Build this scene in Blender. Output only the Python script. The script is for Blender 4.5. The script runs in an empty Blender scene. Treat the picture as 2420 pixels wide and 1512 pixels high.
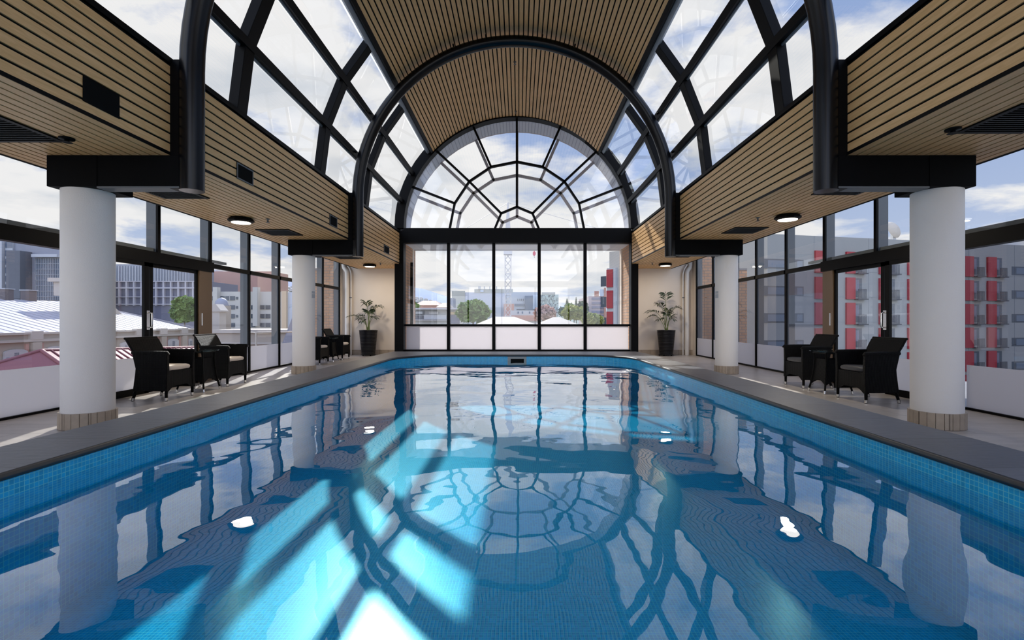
import bpy, bmesh, math, random
from mathutils import Vector, Matrix
random.seed(7)
sc = bpy.context.scene
COL = sc.collection
PI = math.pi
# ------------------------------------------------------------------ camera
F = 1191.0; VX = 1227.0; VY = 757.0; CH = 1.11      # focal length (px), vanishing point, eye height
cam_d = bpy.data.cameras.new('camera')
cam = bpy.data.objects.new('camera', cam_d); COL.objects.link(cam)
cam_d.sensor_width = 36; cam_d.lens = F / 2420 * 36
cam_d.shift_x = -(VX - 1210) / 2420; cam_d.shift_y = (VY - 756) / 2420
cam_d.clip_start = 0.05; cam_d.clip_end = 6000
cam.location = (0, 0, CH); cam.rotation_euler = (PI / 2, 0, 0)
sc.camera = cam
# ------------------------------------------------------------------ exposure
sc.view_settings.view_transform = 'Standard'; sc.view_settings.look = 'None'
sc.view_settings.exposure = 0.0; sc.view_settings.gamma = 1.0
sc.view_settings.use_curve_mapping = False
sc.cycles.transparent_max_bounces = 24; sc.cycles.max_bounces = 10
# ------------------------------------------------------------------ sun
SUN_DIR = Vector((.376, -1.3, -1.0))
sd = bpy.data.lights.new('sun', 'SUN'); sd.energy = 7.2; sd.angle = math.radians(.6); sd.color = (1.0, .96, .90)
so = bpy.data.objects.new('sun', sd); COL.objects.link(so)
so.rotation_euler = SUN_DIR.to_track_quat('-Z', 'Y').to_euler(); so.location = (-10, 40, 40)

# ------------------------------------------------------------------ node helpers
class NT:
    def __init__(s, tree):
        s.t = tree; tree.nodes.clear()
    def n(s, typ, **kw):
        nd = s.t.nodes.new(typ)
        for k, v in kw.items():
            if k.startswith('i_'):
                key = k[2:]
                key = int(key) if key.isdigit() else key.replace('_', ' ')
                s.set(nd.inputs[key], v)
            else: setattr(nd, k, v)
        return nd
    def set(s, sock, v):
        if hasattr(v, 'bl_idname') and 'Socket' in v.bl_idname: s.t.links.new(v, sock)
        else: sock.default_value = v
    def math(s, op, a, b=None, c=None):
        nd = s.t.nodes.new('ShaderNodeMath'); nd.operation = op
        s.set(nd.inputs[0], a)
        if b is not None: s.set(nd.inputs[1], b)
        if c is not None: s.set(nd.inputs[2], c)
        return nd.outputs[0]
    def vmath(s, op, a, b=None):
        nd = s.t.nodes.new('ShaderNodeVectorMath'); nd.operation = op
        s.set(nd.inputs[0], a)
        if b is not None: s.set(nd.inputs[1], b)
        return nd.outputs[0]
    def ramp(s, fac, stops):
        nd = s.t.nodes.new('ShaderNodeValToRGB'); s.set(nd.inputs[0], fac)
        e = nd.color_ramp.elements
        while len(e) < len(stops): e.new(.5)
        for el, (p, c) in zip(e, stops): el.position = p; el.color = tuple(c) + ((1,) if len(c) == 3 else ())
        return nd.outputs[0]
    def mix(s, fac, a, b):
        nd = s.t.nodes.new('ShaderNodeMix'); nd.data_type = 'RGBA'
        s.set(nd.inputs[0], fac); s.set(nd.inputs[6], a if not isinstance(a, tuple) else a + (1,))
        s.set(nd.inputs[7], b if not isinstance(b, tuple) else b + (1,))
        return nd.outputs[2]

# ------------------------------------------------------------------ sky (clouds over blue)
SKY = 1.0; SKYBOOST = 1.7
w = bpy.data.worlds.new('sky'); sc.world = w; w.use_nodes = True
t = NT(w.node_tree)
tc = t.n('ShaderNodeTexCoord')
sep = t.n('ShaderNodeSeparateXYZ', i_0=tc.outputs['Generated'])
zz = t.math('MAXIMUM', sep.outputs[2], 0.0)
den = t.math('ADD', zz, .16)
px_ = t.math('DIVIDE', sep.outputs[0], den); py_ = t.math('DIVIDE', sep.outputs[1], den)
pv = t.n('ShaderNodeCombineXYZ', i_0=px_, i_1=py_, i_2=1.7)
nz = t.n('ShaderNodeTexNoise', i_Vector=pv.outputs[0], i_Scale=1.5, i_Detail=10.0, i_Roughness=.60, i_Distortion=.2)
nz2 = t.n('ShaderNodeTexNoise', i_Vector=pv.outputs[0], i_Scale=.38, i_Detail=3.0)
cov = t.math('ADD', nz.outputs[0], t.math('MULTIPLY', t.math('SUBTRACT', nz2.outputs[0], .5), .55))
# more cloud on the left (towards the sun), clearer on the right
cov = t.math('SUBTRACT', cov, t.math('MULTIPLY', sep.outputs[0], .09))
lowc = t.math('MULTIPLY', t.math('SUBTRACT', 1.0, t.math('MINIMUM', t.math('MULTIPLY', zz, 5.0), 1.0)), .10)
cov = t.math('ADD', cov, lowc)
cf = t.ramp(cov, [(.455, (0, 0, 0)), (.565, (1, 1, 1))])
blue = t.ramp(zz, [(0.0, (.62, .70, .88)), (.28, (.38, .49, .77)), (1.0, (.20, .34, .72))])
nz3 = t.n('ShaderNodeTexNoise', i_Vector=pv.outputs[0], i_Scale=2.3, i_Detail=6.0)
cl = t.ramp(nz3.outputs[0], [(.32, (.70, .73, .80)), (.52, (.97, .95, .96))])
colr = t.mix(cf, blue, cl)
# added brightness in the unseen sky overhead and behind the camera, lifts the interior
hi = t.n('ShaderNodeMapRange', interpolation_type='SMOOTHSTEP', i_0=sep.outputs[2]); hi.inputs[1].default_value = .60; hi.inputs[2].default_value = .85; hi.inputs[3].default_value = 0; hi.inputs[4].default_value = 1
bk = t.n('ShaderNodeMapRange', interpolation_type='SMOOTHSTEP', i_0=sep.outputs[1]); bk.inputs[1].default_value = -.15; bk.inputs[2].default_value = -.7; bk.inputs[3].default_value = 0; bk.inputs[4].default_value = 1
stren = t.math('ADD', SKY, t.math('MULTIPLY', SKYBOOST, t.math('MAXIMUM', hi.outputs[0], bk.outputs[0])))
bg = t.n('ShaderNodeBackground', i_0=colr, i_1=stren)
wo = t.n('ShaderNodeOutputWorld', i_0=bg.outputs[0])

# ------------------------------------------------------------------ materials
M = {}
def newmat(name):
    m = bpy.data.materials.new(name); m.use_nodes = True; M[name] = m
    return m, NT(m.node_tree)
def out(t, sh): t.n('ShaderNodeOutputMaterial', i_0=sh)
def pbr(name, col, rough=.5, metal=0.0, spec=.5, emit=None, es=0.0, noise=0.0, nscale=8.0, bump=0.0, bscale=60.0, stretch=(1, 1, 1)):
    m, t = newmat(name)
    b = t.n('ShaderNodeBsdfPrincipled', i_Roughness=rough, i_Metallic=metal)
    b.inputs['Specular IOR Level'].default_value = spec
    base = tuple(col) + (1,)
    if noise or bump:
        tc = t.n('ShaderNodeTexCoord')
        mp = t.n('ShaderNodeMapping', i_Vector=tc.outputs['Object']); mp.inputs['Scale'].default_value = stretch
    if noise:
        n = t.n('ShaderNodeTexNoise', i_Vector=mp.outputs[0], i_Scale=nscale, i_Detail=5.0)
        f = t.math('ADD', t.math('MULTIPLY', n.outputs[0], 2 * noise), 1 - noise)
        c = t.vmath('MULTIPLY', tuple(col), t.n('ShaderNodeCombineXYZ', i_0=f, i_1=f, i_2=f).outputs[0])
        t.set(b.inputs['Base Color'], c)
    else: b.inputs['Base Color'].default_value = base
    if bump:
        n2 = t.n('ShaderNodeTexNoise', i_Vector=mp.outputs[0], i_Scale=bscale, i_Detail=4.0)
        bp = t.n('ShaderNodeBump', i_Strength=bump, i_Distance=.01, i_Height=n2.outputs[0])
        t.set(b.inputs['Normal'], bp.outputs[0])
    if emit:
        b.inputs['Emission Color'].default_value = tuple(emit) + (1,); b.inputs['Emission Strength'].default_value = es
    out(t, b.outputs[0]); return m

pbr('black', (.003, .003, .0035), .45, spec=.10)
pbr('black_matt', (.003, .003, .0035), .7, spec=.08)
pbr('tube_black', (.002, .0025, .004), .25, spec=.28)
pbr('dark_backing', (.006, .006, .006), .9, spec=.1)
pbr('bronze', (.16, .10, .055), .35, metal=.3)
pbr('white_wall', (.76, .67, .58), .8, noise=.03, nscale=3)
pbr('column_white', (.80, .77, .74), .75, bump=.25, bscale=90)
pbr('chrome', (.75, .73, .70), .2, metal=1)
pbr('galv', (.30, .34, .38), .4, metal=.5)
pbr('cream_cushion', (.72, .62, .52), .8, bump=.2, bscale=20)
pbr('dark_cushion', (.045, .045, .05), .55, bump=.2, bscale=20)
pbr('pot_black', (.008, .008, .010), .25)
pbr('soil', (.03, .02, .015), .9, noise=.4, nscale=40)
pbr('leaf', (.014, .032, .009), .5, noise=.35, nscale=6)
pbr('stem_green', (.16, .20, .06), .5)
pbr('lamp_glow', (.9, .88, .8), .4, emit=(1, .93, .80), es=3.5)
pbr('sign_grey', (.42, .45, .48), .5)
pbr('pipe_white', (.80, .76, .71), .45)
pbr('vent_grey', (.12, .13, .14), .5)
pbr('skimmer', (.30, .30, .28), .5)
pbr('coping_edge', (.03, .03, .032), .5)

def wood():
    m, t = newmat('oak')
    tc = t.n('ShaderNodeTexCoord')
    mp = t.n('ShaderNodeMapping', i_Vector=tc.outputs['Object']); mp.inputs['Scale'].default_value = (14, 1.3, 14)
    n = t.n('ShaderNodeTexNoise', i_Vector=mp.outputs[0], i_Scale=3.0, i_Detail=6.0, i_Roughness=.6, i_Distortion=.8)
    c = t.ramp(n.outputs[0], [(.3, (.66, .385, .155)), (.7, (.83, .52, .245))])
    b = t.n('ShaderNodeBsdfPrincipled', i_Base_Color=c, i_Roughness=.45)
    out(t, b.outputs[0])
wood()

def schlick(t, f0, normal=None, power=5.0):
    ge = t.n('ShaderNodeNewGeometry')
    dt = t.n('ShaderNodeVectorMath', operation='DOT_PRODUCT')
    t.set(dt.inputs[0], ge.outputs['Incoming']); t.set(dt.inputs[1], normal if normal is not None else ge.outputs['Normal'])
    c = t.math('MINIMUM', t.math('ABSOLUTE', dt.outputs['Value']), 1.0)
    return t.math('ADD', f0, t.math('MULTIPLY', 1 - f0, t.math('POWER', t.math('SUBTRACT', 1.0, c), power)))
def glass(name, tint=(.95, .97, .96), ior=1.45, rough=0.0):
    m, t = newmat(name)
    fac = schlick(t, .065 if ior < 1.5 else .12)
    tr = t.n('ShaderNodeBsdfTransparent', i_0=tuple(tint) + (1,))
    gl = t.n('ShaderNodeBsdfGlossy', i_0=(1, 1, 1, 1), i_1=rough)
    mx = t.n('ShaderNodeMixShader', i_0=fac, i_1=tr.outputs[0], i_2=gl.outputs[0])
    out(t, mx.outputs[0])
glass('glass')
glass('glass_tint', (.80, .83, .87))
glass('glass_dark', (.50, .51, .54))
glass('table_glass', (.55, .62, .62))

def water():
    m, t = newmat('water')
    tc = t.n('ShaderNodeTexCoord')
    mp = t.n('ShaderNodeMapping', i_Vector=tc.outputs['Object'])
    n1 = t.n('ShaderNodeTexNoise', i_Vector=mp.outputs[0], i_Scale=1.25, i_Detail=1.5, i_Roughness=.35, i_Distortion=.4)
    n2 = t.n('ShaderNodeTexNoise', i_Vector=mp.outputs[0], i_Scale=5.5, i_Detail=1.0)
    h = t.math('ADD', n1.outputs[0], t.math('MULTIPLY', n2.outputs[0], .06))
    bp = t.n('ShaderNodeBump', i_Strength=1.0, i_Distance=.013, i_Height=h)
    fac = schlick(t, .03, bp.outputs[0], 3.7)
    tr = t.n('ShaderNodeBsdfTransparent', i_0=(.55, .93, .98, 1))
    gl = t.n('ShaderNodeBsdfGlossy', i_0=(1, 1, 1, 1), i_1=0.0, i_Normal=bp.outputs[0])
    mx = t.n('ShaderNodeMixShader', i_0=fac, i_1=tr.outputs[0], i_2=gl.outputs[0])
    out(t, mx.outputs[0])
water()

def frosted():
    m, t = newmat('frosted')
    d = t.n('ShaderNodeBsdfDiffuse', i_0=(.84, .83, .84, 1))
    tl = t.n('ShaderNodeBsdfTranslucent', i_0=(.80, .78, .80, 1))
    mx = t.n('ShaderNodeMixShader', i_0=.60, i_1=d.outputs[0], i_2=tl.outputs[0])
    out(t, mx.outputs[0])
frosted()

def grid_mat(name, pitch, gw, tile, grout, vary=.12, rough=.25):
    """small square mosaic on any axis-aligned face"""
    m, t = newmat(name)
    tc = t.n('ShaderNodeTexCoord'); ge = t.n('ShaderNodeNewGeometry')
    p = t.n('ShaderNodeSeparateXYZ', i_0=tc.outputs['Object']); nn = t.n('ShaderNodeSeparateXYZ', i_0=ge.outputs['True Normal'])
    line = None
    for k in range(3):
        fr = t.math('FRACT', t.math('DIVIDE', p.outputs[k], pitch))
        l = t.math('LESS_THAN', fr, gw)
        ok = t.math('LESS_THAN', t.math('ABSOLUTE', nn.outputs[k]), .75)
        l = t.math('MULTIPLY', l, ok)
        line = l if line is None else t.math('MAXIMUM', line, l)
    fl = t.vmath('FLOOR', t.vmath('DIVIDE', tc.outputs['Object'], (pitch, pitch, pitch)))
    wn = t.n('ShaderNodeTexWhiteNoise', i_Vector=fl)
    f = t.math('ADD', t.math('MULTIPLY', wn.outputs[0], 2 * vary), 1 - vary)
    c = t.vmath('MULTIPLY', tile, t.n('ShaderNodeCombineXYZ', i_0=f, i_1=f, i_2=f).outputs[0])
    c = t.mix(line, c, grout)
    b = t.n('ShaderNodeBsdfPrincipled', i_Base_Color=c, i_Roughness=rough)
    out(t, b.outputs[0])
grid_mat('pool_tile', .0255, .11, (.003, .32, .60), (.13, .55, .62), vary=.14)
grid_mat('pool_floor_tile', .020, .12, (.003, .32, .60), (.13, .55, .62), vary=.14)

def brick(name, c1, c2, mortar, bw, bh, gap=.01, rough=.6, coords='XY', offset=.5, noise=.1, bump=0.0, nsc=5.0, stretch=(1, 1, 1)):
    m, t = newmat(name)
    tc = t.n('ShaderNodeTexCoord')
    s = t.n('ShaderNodeSeparateXYZ', i_0=tc.outputs['Object'])
    if coords == 'XY': v = t.n('ShaderNodeCombineXYZ', i_0=s.outputs[0], i_1=s.outputs[1])
    elif coords == 'YX': v = t.n('ShaderNodeCombineXYZ', i_0=s.outputs[1], i_1=s.outputs[0])
    else: v = t.n('ShaderNodeCombineXYZ', i_0=t.math('ADD', s.outputs[0], s.outputs[1]), i_1=s.outputs[2])
    bt = t.n('ShaderNodeTexBrick', i_Vector=v.outputs[0])
    bt.offset = offset
    bt.inputs['Color1'].default_value = tuple(c1) + (1,); bt.inputs['Color2'].default_value = tuple(c2) + (1,)
    bt.inputs['Mortar'].default_value = tuple(mortar) + (1,); bt.inputs['Scale'].default_value = 1.0
    bt.inputs['Mortar Size'].default_value = gap; bt.inputs['Brick Width'].default_value = bw; bt.inputs['Row Height'].default_value = bh
    mp = t.n('ShaderNodeMapping', i_Vector=tc.outputs['Object']); mp.inputs['Scale'].default_value = stretch
    n = t.n('ShaderNodeTexNoise', i_Vector=mp.outputs[0], i_Scale=nsc, i_Detail=6.0, i_Roughness=.6)
    f = t.math('ADD', t.math('MULTIPLY', n.outputs[0], 2 * noise), 1 - noise)
    c = t.vmath('MULTIPLY', bt.outputs[0], t.n('ShaderNodeCombineXYZ', i_0=f, i_1=f, i_2=f).outputs[0])
    b = t.n('ShaderNodeBsdfPrincipled', i_Base_Color=c, i_Roughness=rough)
    if bump:
        bp = t.n('ShaderNodeBump', i_Strength=bump, i_Distance=.01, i_Height=n.outputs[0])
        t.set(b.inputs['Normal'], bp.outputs[0])
    out(t, b.outputs[0])
brick('floor_tile', (.52, .48, .45), (.43, .395, .37), (.24, .22, .20), .9, .45, .004, .32, 'XY', .5, .30, .08, 3.0, (1, 3, 1))
brick('coping_stone', (.115, .12, .14), (.078, .082, .097), (.02, .02, .022), 40, .62, .004, .38, 'XY', 0, .30, .5, 9.0, (1, 4, 1))
brick('coping_stone_end', (.115, .12, .14), (.078, .082, .097), (.02, .02, .022), .62, 40, .004, .38, 'XY', 0, .30, .5, 9.0, (4, 1, 1))
brick('base_tile', (.44, .36, .28), (.36, .29, .22), (.16, .12, .09), .30, 1.0, .004, .45, 'W', 0, .25, 0, 12)
brick('orange_brick', (.55, .31, .18), (.47, .25, .14), (.30, .22, .17), .24, .09, .012, .85, 'W', .5, .12)

def wicker(name, col):
    m, t = newmat(name)
    tc = t.n('ShaderNodeTexCoord')
    s = t.n('ShaderNodeSeparateXYZ', i_0=tc.outputs['Object'])
    a = t.math('MULTIPLY', t.math('ADD', s.outputs[0], s.outputs[1]), PI / .016)
    b_ = t.math('MULTIPLY', s.outputs[2], PI / .010)
    h = t.math('MULTIPLY', t.math('SINE', a), t.math('SINE', b_))
    h = t.math('ABSOLUTE', h)
    c = t.ramp(h, [(.15, tuple(x * .35 for x in col)), (.8, col)])
    bp = t.n('ShaderNodeBump', i_Strength=.9, i_Distance=.006, i_Height=h)
    b = t.n('ShaderNodeBsdfPrincipled', i_Base_Color=c, i_Roughness=.45, i_Normal=bp.outputs[0])
    b.inputs['Specular IOR Level'].default_value = .13
    out(t, b.outputs[0])
wicker('wicker', (.002, .0018, .002))

# ------------------------------------------------------------------ mesh builder
class MB:
    def __init__(s): s.v = []; s.f = []; s.sm = []
    def add(s, vs, fs, smooth=False):
        o = len(s.v); s.v += [tuple(p) for p in vs]
        for f in fs: s.f.append(tuple(i + o for i in f)); s.sm.append(smooth)
        return s
    def box(s, x0, x1, y0, y1, z0, z1):
        x0, x1 = min(x0, x1), max(x0, x1); y0, y1 = min(y0, y1), max(y0, y1); z0, z1 = min(z0, z1), max(z0, z1)
        v = [(x0, y0, z0), (x1, y0, z0), (x1, y1, z0), (x0, y1, z0), (x0, y0, z1), (x1, y0, z1), (x1, y1, z1), (x0, y1, z1)]
        return s.add(v, [(0, 3, 2, 1), (4, 5, 6, 7), (0, 1, 5, 4), (1, 2, 6, 5), (2, 3, 7, 6), (3, 0, 4, 7)])
    def hexa(s, b, tp):
        """8 corners: bottom 4 and top 4, each counter-clockwise seen from above"""
        return s.add(list(b) + list(tp), [(0, 3, 2, 1), (4, 5, 6, 7), (0, 1, 5, 4), (1, 2, 6, 5), (2, 3, 7, 6), (3, 0, 4, 7)])
    def quad(s, a, b, c, d): return s.add([a, b, c, d], [(0, 1, 2, 3)])
    def tri(s, a, b, c): return s.add([a, b, c], [(0, 1, 2)])
    def tube(s, pts, r, seg=12, cap=True, smooth=True, closed=False):
        pts = [Vector(p) for p in pts]; n = len(pts)
        rs = r if isinstance(r, (list, tuple)) else [r] * n
        rings = []; up = None
        for i, p in enumerate(pts):
            if closed: d = (pts[(i + 1) % n] - pts[i - 1]).normalized()
            else: d = (pts[min(i + 1, n - 1)] - pts[max(i - 1, 0)]).normalized()
            if up is None:
                up = Vector((0, 0, 1)) if abs(d.z) < .9 else Vector((1, 0, 0))
            up = (up - d * up.dot(d)).normalized(); sd_ = d.cross(up)
            rings.append([p + (sd_ * math.cos(2 * PI * k / seg) + up * math.sin(2 * PI * k / seg)) * rs[i] for k in range(seg)])
        vs = [q for ring in rings for q in ring]; fs = []
        for i in range(n if closed else n - 1):
            j = (i + 1) % n
            for k in range(seg):
                k2 = (k + 1) % seg
                fs.append((i * seg + k, i * seg + k2, j * seg + k2, j * seg + k))
        s.add(vs, fs, smooth)
        if cap and not closed:
            s.add(rings[0], [tuple(range(seg - 1, -1, -1))]); s.add(rings[-1], [tuple(range(seg))])
        return s
    def lathe(s, prof, c=(0, 0, 0), seg=32, smooth=True, caps=True):
        cx, cy, cz = c; vs = []; fs = []
        for r, z in prof:
            for k in range(seg):
                a = 2 * PI * k / seg; vs.append((cx + r * math.cos(a), cy + r * math.sin(a), cz + z))
        for i in range(len(prof) - 1):
            for k in range(seg):
                k2 = (k + 1) % seg
                fs.append((i * seg + k, i * seg + k2, (i + 1) * seg + k2, (i + 1) * seg + k))
        s.add(vs, fs, smooth)
        if caps:
            s.add(vs[:seg], [tuple(range(seg - 1, -1, -1))]); s.add(vs[-seg:], [tuple(range(seg))])
        return s
    def prism(s, poly, y0, y1, axis='y'):
        """poly is a list of (a,b); extruded along the axis"""
        def P(a, b, c):
            return (a, c, b) if axis == 'y' else ((c, a, b) if axis == 'x' else (a, b, c))
        n = len(poly); vs = [P(a, b, y0) for a, b in poly] + [P(a, b, y1) for a, b in poly]
        fs = [tuple(range(n)), tuple(range(2 * n - 1, n - 1, -1))]
        for i in range(n):
            j = (i + 1) % n; fs.append((i, i + n, j + n, j))
        return s.add(vs, fs)
    def loft(s, secs, smooth=True, caps=True, close=True):
        n = len(secs[0]); vs = [p for q in secs for p in q]; fs = []
        for i in range(len(secs) - 1):
            for k in range(n if close else n - 1):
                k2 = (k + 1) % n
                fs.append((i * n + k, i * n + k2, (i + 1) * n + k2, (i + 1) * n + k))
        s.add(vs, fs, smooth)
        if caps: s.add(secs[0], [tuple(range(n - 1, -1, -1))]); s.add(secs[-1], [tuple(range(n))])
        return s
    def build(s, name, mat, parent=None, loc=None, fix=True, bevel=0):
        me = bpy.data.meshes.new(name); me.from_pydata(s.v, [], s.f)
        me.polygons.foreach_set('use_smooth', s.sm)
        if fix:
            bm = bmesh.new(); bm.from_mesh(me); bmesh.ops.recalc_face_normals(bm, faces=bm.faces); bm.to_mesh(me); bm.free()
        me.materials.append(M[mat] if isinstance(mat, str) else mat)
        o = bpy.data.objects.new(name, me); COL.objects.link(o)
        if parent: o.parent = parent
        if loc: o.location = loc
        if bevel:
            b = o.modifiers.new('bevel', 'BEVEL'); b.width = bevel; b.segments = 2; b.limit_method = 'ANGLE'
        return o
def tag(o, label, cat, group=None, kind=None):
    if label: o['label'] = label
    if cat: o['category'] = cat
    if group: o['group'] = group
    if kind: o['kind'] = kind
    return o
def empty(name, loc=(0, 0, 0), rz=0.0, label=None, cat=None, group=None, kind=None):
    o = bpy.data.objects.new(name, None); COL.objects.link(o)
    o.location = loc; o.rotation_euler = (0, 0, rz); o.empty_display_size = .1
    return tag(o, label, cat, group, kind)
def struct(o, label=None):
    o['kind'] = 'structure'
    if label: o['label'] = label
    return o
def kids(o): return [c for c in bpy.data.objects if c.parent == o]
def copy_tree(o, parent=None):
    ch = kids(o); c = o.copy(); COL.objects.link(c)
    if parent: c.parent = parent
    for k in ch: copy_tree(k, c)
    return c
WN = [0]
def window(label=None):
    WN[0] += 1
    return struct(empty('window_%d' % WN[0]), label)

# ================================================================== SETTING
XC = -.105                       # axis of the vault
XG = (-5.75, 5.60)               # side glass
XB = (-3.52, 3.31)               # bulkhead faces
XS = (-5.17, 4.86)               # outer soffit edges
ZS = 2.775; ZT = 3.74            # soffit and bulkhead top heights
YB = -4.5                        # back of the hall
YE = 16.2                        # end walls
YJ = 14.8                        # front of the end frame
ZC = 3.76                        # centre height of the vault
# pool basin inner lines
PX0, PX1, PY0, PY1, PR = -2.48, 2.28, .35, 10.72, 1.15
ZP = .385; ZW = .25; ZF = -.45   # coping, water, basin floor
OX0, OX1, OY0, OY1 = -2.98, 2.79, -.15, 11.75

fl = MB()
for a in ((XG[0] - .1, OX0 + .02, YB, YE), (OX1 - .02, XG[1] + .1, YB, YE), (OX0 + .02, OX1 - .02, OY1 - .02, YE), (OX0 + .02, OX1 - .02, YB, OY0 + .02)):
    fl.box(a[0], a[1], a[2], a[3], -.15, 0)
struct(fl.build('floor', 'floor_tile'))

# ---- pool
def rounded(x0, x1, y0, y1, r, n=10):
    pts = [(x0, y0), (x1, y0)]
    for k in range(n + 1):
        a = PI / 2 * k / n; pts.append((x1 - r + r * math.cos(a), y1 - r + r * math.sin(a)))
    for k in range(n + 1):
        a = PI / 2 + PI / 2 * k / n; pts.append((x0 + r + r * math.cos(a), y1 - r + r * math.sin(a)))
    return pts
inner = rounded(PX0, PX1, PY0, PY1, PR)
pool = empty('swimming_pool', (0, 5, 0), label='raised rectangular swimming pool lined with small blue mosaic tiles', cat='pool')
def P5(m): m.location = (0, -5, 0); return m
n = len(inner)
b = MB()
for i in range(n):
    j = (i + 1) % n
    (xa, ya), (xb, yb) = inner[i], inner[j]
    b.quad((xa, ya, ZF), (xb, yb, ZF), (xb, yb, ZP - .04), (xa, ya, ZP - .04))
P5(b.build('basin_wall', 'pool_tile', pool, fix=False))
b = MB(); b.add([(x, y, ZF) for x, y in inner], [tuple(range(n))]); P5(b.build('basin_floor', 'pool_floor_tile', pool, fix=False))
# coping: flat ring of slabs between the inner line and the outer rectangle, 40 mm thick, nosing 15 mm over the tiles
lip = rounded(PX0 + .015, PX1 - .015, PY0 + .015, PY1 - .015, PR - .015)
def outer_of(x, y):
    if y <= PY0 + .02: return (OX0 if x < 0 else OX1, OY0)
    if y < PY1 - PR + .01: return (OX0 if x < 0 else OX1, y)
    # corner: project outward from the corner centre to the square outline
    cx = PX0 + PR if x < 0 else PX1 - PR; cy = PY1 - PR
    dx, dy = x - cx, y - cy
    tx = ((OX0 if dx < 0 else OX1) - cx) / dx if abs(dx) > 1e-6 else 1e9
    ty = (OY1 - cy) / dy if abs(dy) > 1e-6 else 1e9
    k = min(tx, ty); return (cx + dx * k, cy + dy * k)
def ring(seq, name, mat):
    b = MB()
    for (p, q) in seq:
        po, qo = outer_of(*p), outer_of(*q)
        b.hexa([(p[0], p[1], ZP - .04), (q[0], q[1], ZP - .04), (qo[0], qo[1], ZP - .04), (po[0], po[1], ZP - .04)],
               [(p[0], p[1], ZP), (q[0], q[1], ZP), (qo[0], qo[1], ZP), (po[0], po[1], ZP)])
    return P5(b.build(name, mat, pool))
pairs = [(lip[i], lip[(i + 1) % len(lip)]) for i in range(len(lip))]
side = [p for p in pairs if abs(p[0][0] - p[1][0]) < 1e-6 and p is not pairs[0]]
near = [pairs[0]]
end = [p for p in pairs if p not in side and p not in near]
ring(side, 'coping', 'coping_stone'); ring(end, 'coping', 'coping_stone_end'); ring(near, 'coping', 'coping_stone_end')
b = MB(); e = lip
b.tube([(x, y, ZP - .02) for x, y in lip], .021, 8, closed=True); P5(b.build('coping_nosing', 'coping_edge', pool))
b = MB()
b.box(OX0 + .02, PX0 - .005, OY0 + .02, OY1 - .02, -.12, ZP - .041); b.box(PX1 + .005, OX1 - .02, OY0 + .02, OY1 - .02, -.12, ZP - .041)
b.box(PX0, PX1, PY1 + .005, OY1 - .02, -.12, ZP - .041); b.box(PX0, PX1, OY0 + .02, PY0 - .005, -.12, ZP - .041)
P5(b.build('outer_wall', 'base_tile', pool))
b = MB(); SX = -.045
b.box(SX - .20, SX + .20, PY1 - .012, PY1 + .0, .155, .34); sk = P5(b.build('skimmer', 'skimmer', pool))
b = MB(); b.box(SX - .135, SX + .145, PY1 - .02, PY1 - .010, .20, .292); b.build('skimmer_mouth', 'dark_backing', sk)
b = MB(); b.add([(x, y, ZW) for x, y in inner], [tuple(range(n))])
tag(b.build('pool_water', 'water', fix=False), 'still clear blue water filling the raised swimming pool', 'water', kind='stuff')

# ---- end walls left and right of the big window, tile skirting
for nm, x0, x1 in (('left', XG[0], -3.42), ('right', 3.28, XG[1])):
    struct(MB().box(x0, x1, YE, YE + .2, 0, 3.6).build('wall_end_' + nm, 'white_wall'))
    struct(MB().box(x0 + .03, x1, YE - .014, YE - .001, 0.001, .165).build('baseboard_end_' + nm, 'base_tile'))
struct(MB().box(XG[0] - .2, XG[1] + .2, YB - .2, YB, 0, .6).build('wall_back', 'white_wall'))
wb = window()  # unseen glazing behind the camera, added to let sky light onto facing surfaces
for x in (-5.7, -3.5, -1.2, 1.1, 3.4, 5.6): MB().box(x - .05, x + .05, YB - .15, YB - .05, .6, 3.4).build('mullion', 'black', wb)
MB().box(XG[0], XG[1], YB - .16, YB - .04, 3.4, 3.8).build('transom', 'black', wb)
MB().quad((XG[0], YB - .1, .6), (XG[1], YB - .1, .6), (XG[1], YB - .1, 3.4), (XG[0], YB - .1, 3.4)).build('glass_pane', 'glass', wb)
for nm, x, s in (('left', -3.66, 1), ('right', 3.50, -1)):      # return wall behind each jamb
    struct(MB().box(x, x + s * .14, YJ + .31, YE - .001, 0, ZS - .01).build('wall_return_' + nm, 'white_wall'))

struct(MB().box(XG[0] - .1, XG[0] + .03, 16.12, YE, 0, 3.4).build('wall_corner_left', 'white_wall'))
struct(MB().box(XG[1] - .03, XG[1] + .1, 15.91, YE, 0, 3.4).build('wall_corner_right', 'white_wall'))
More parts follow.
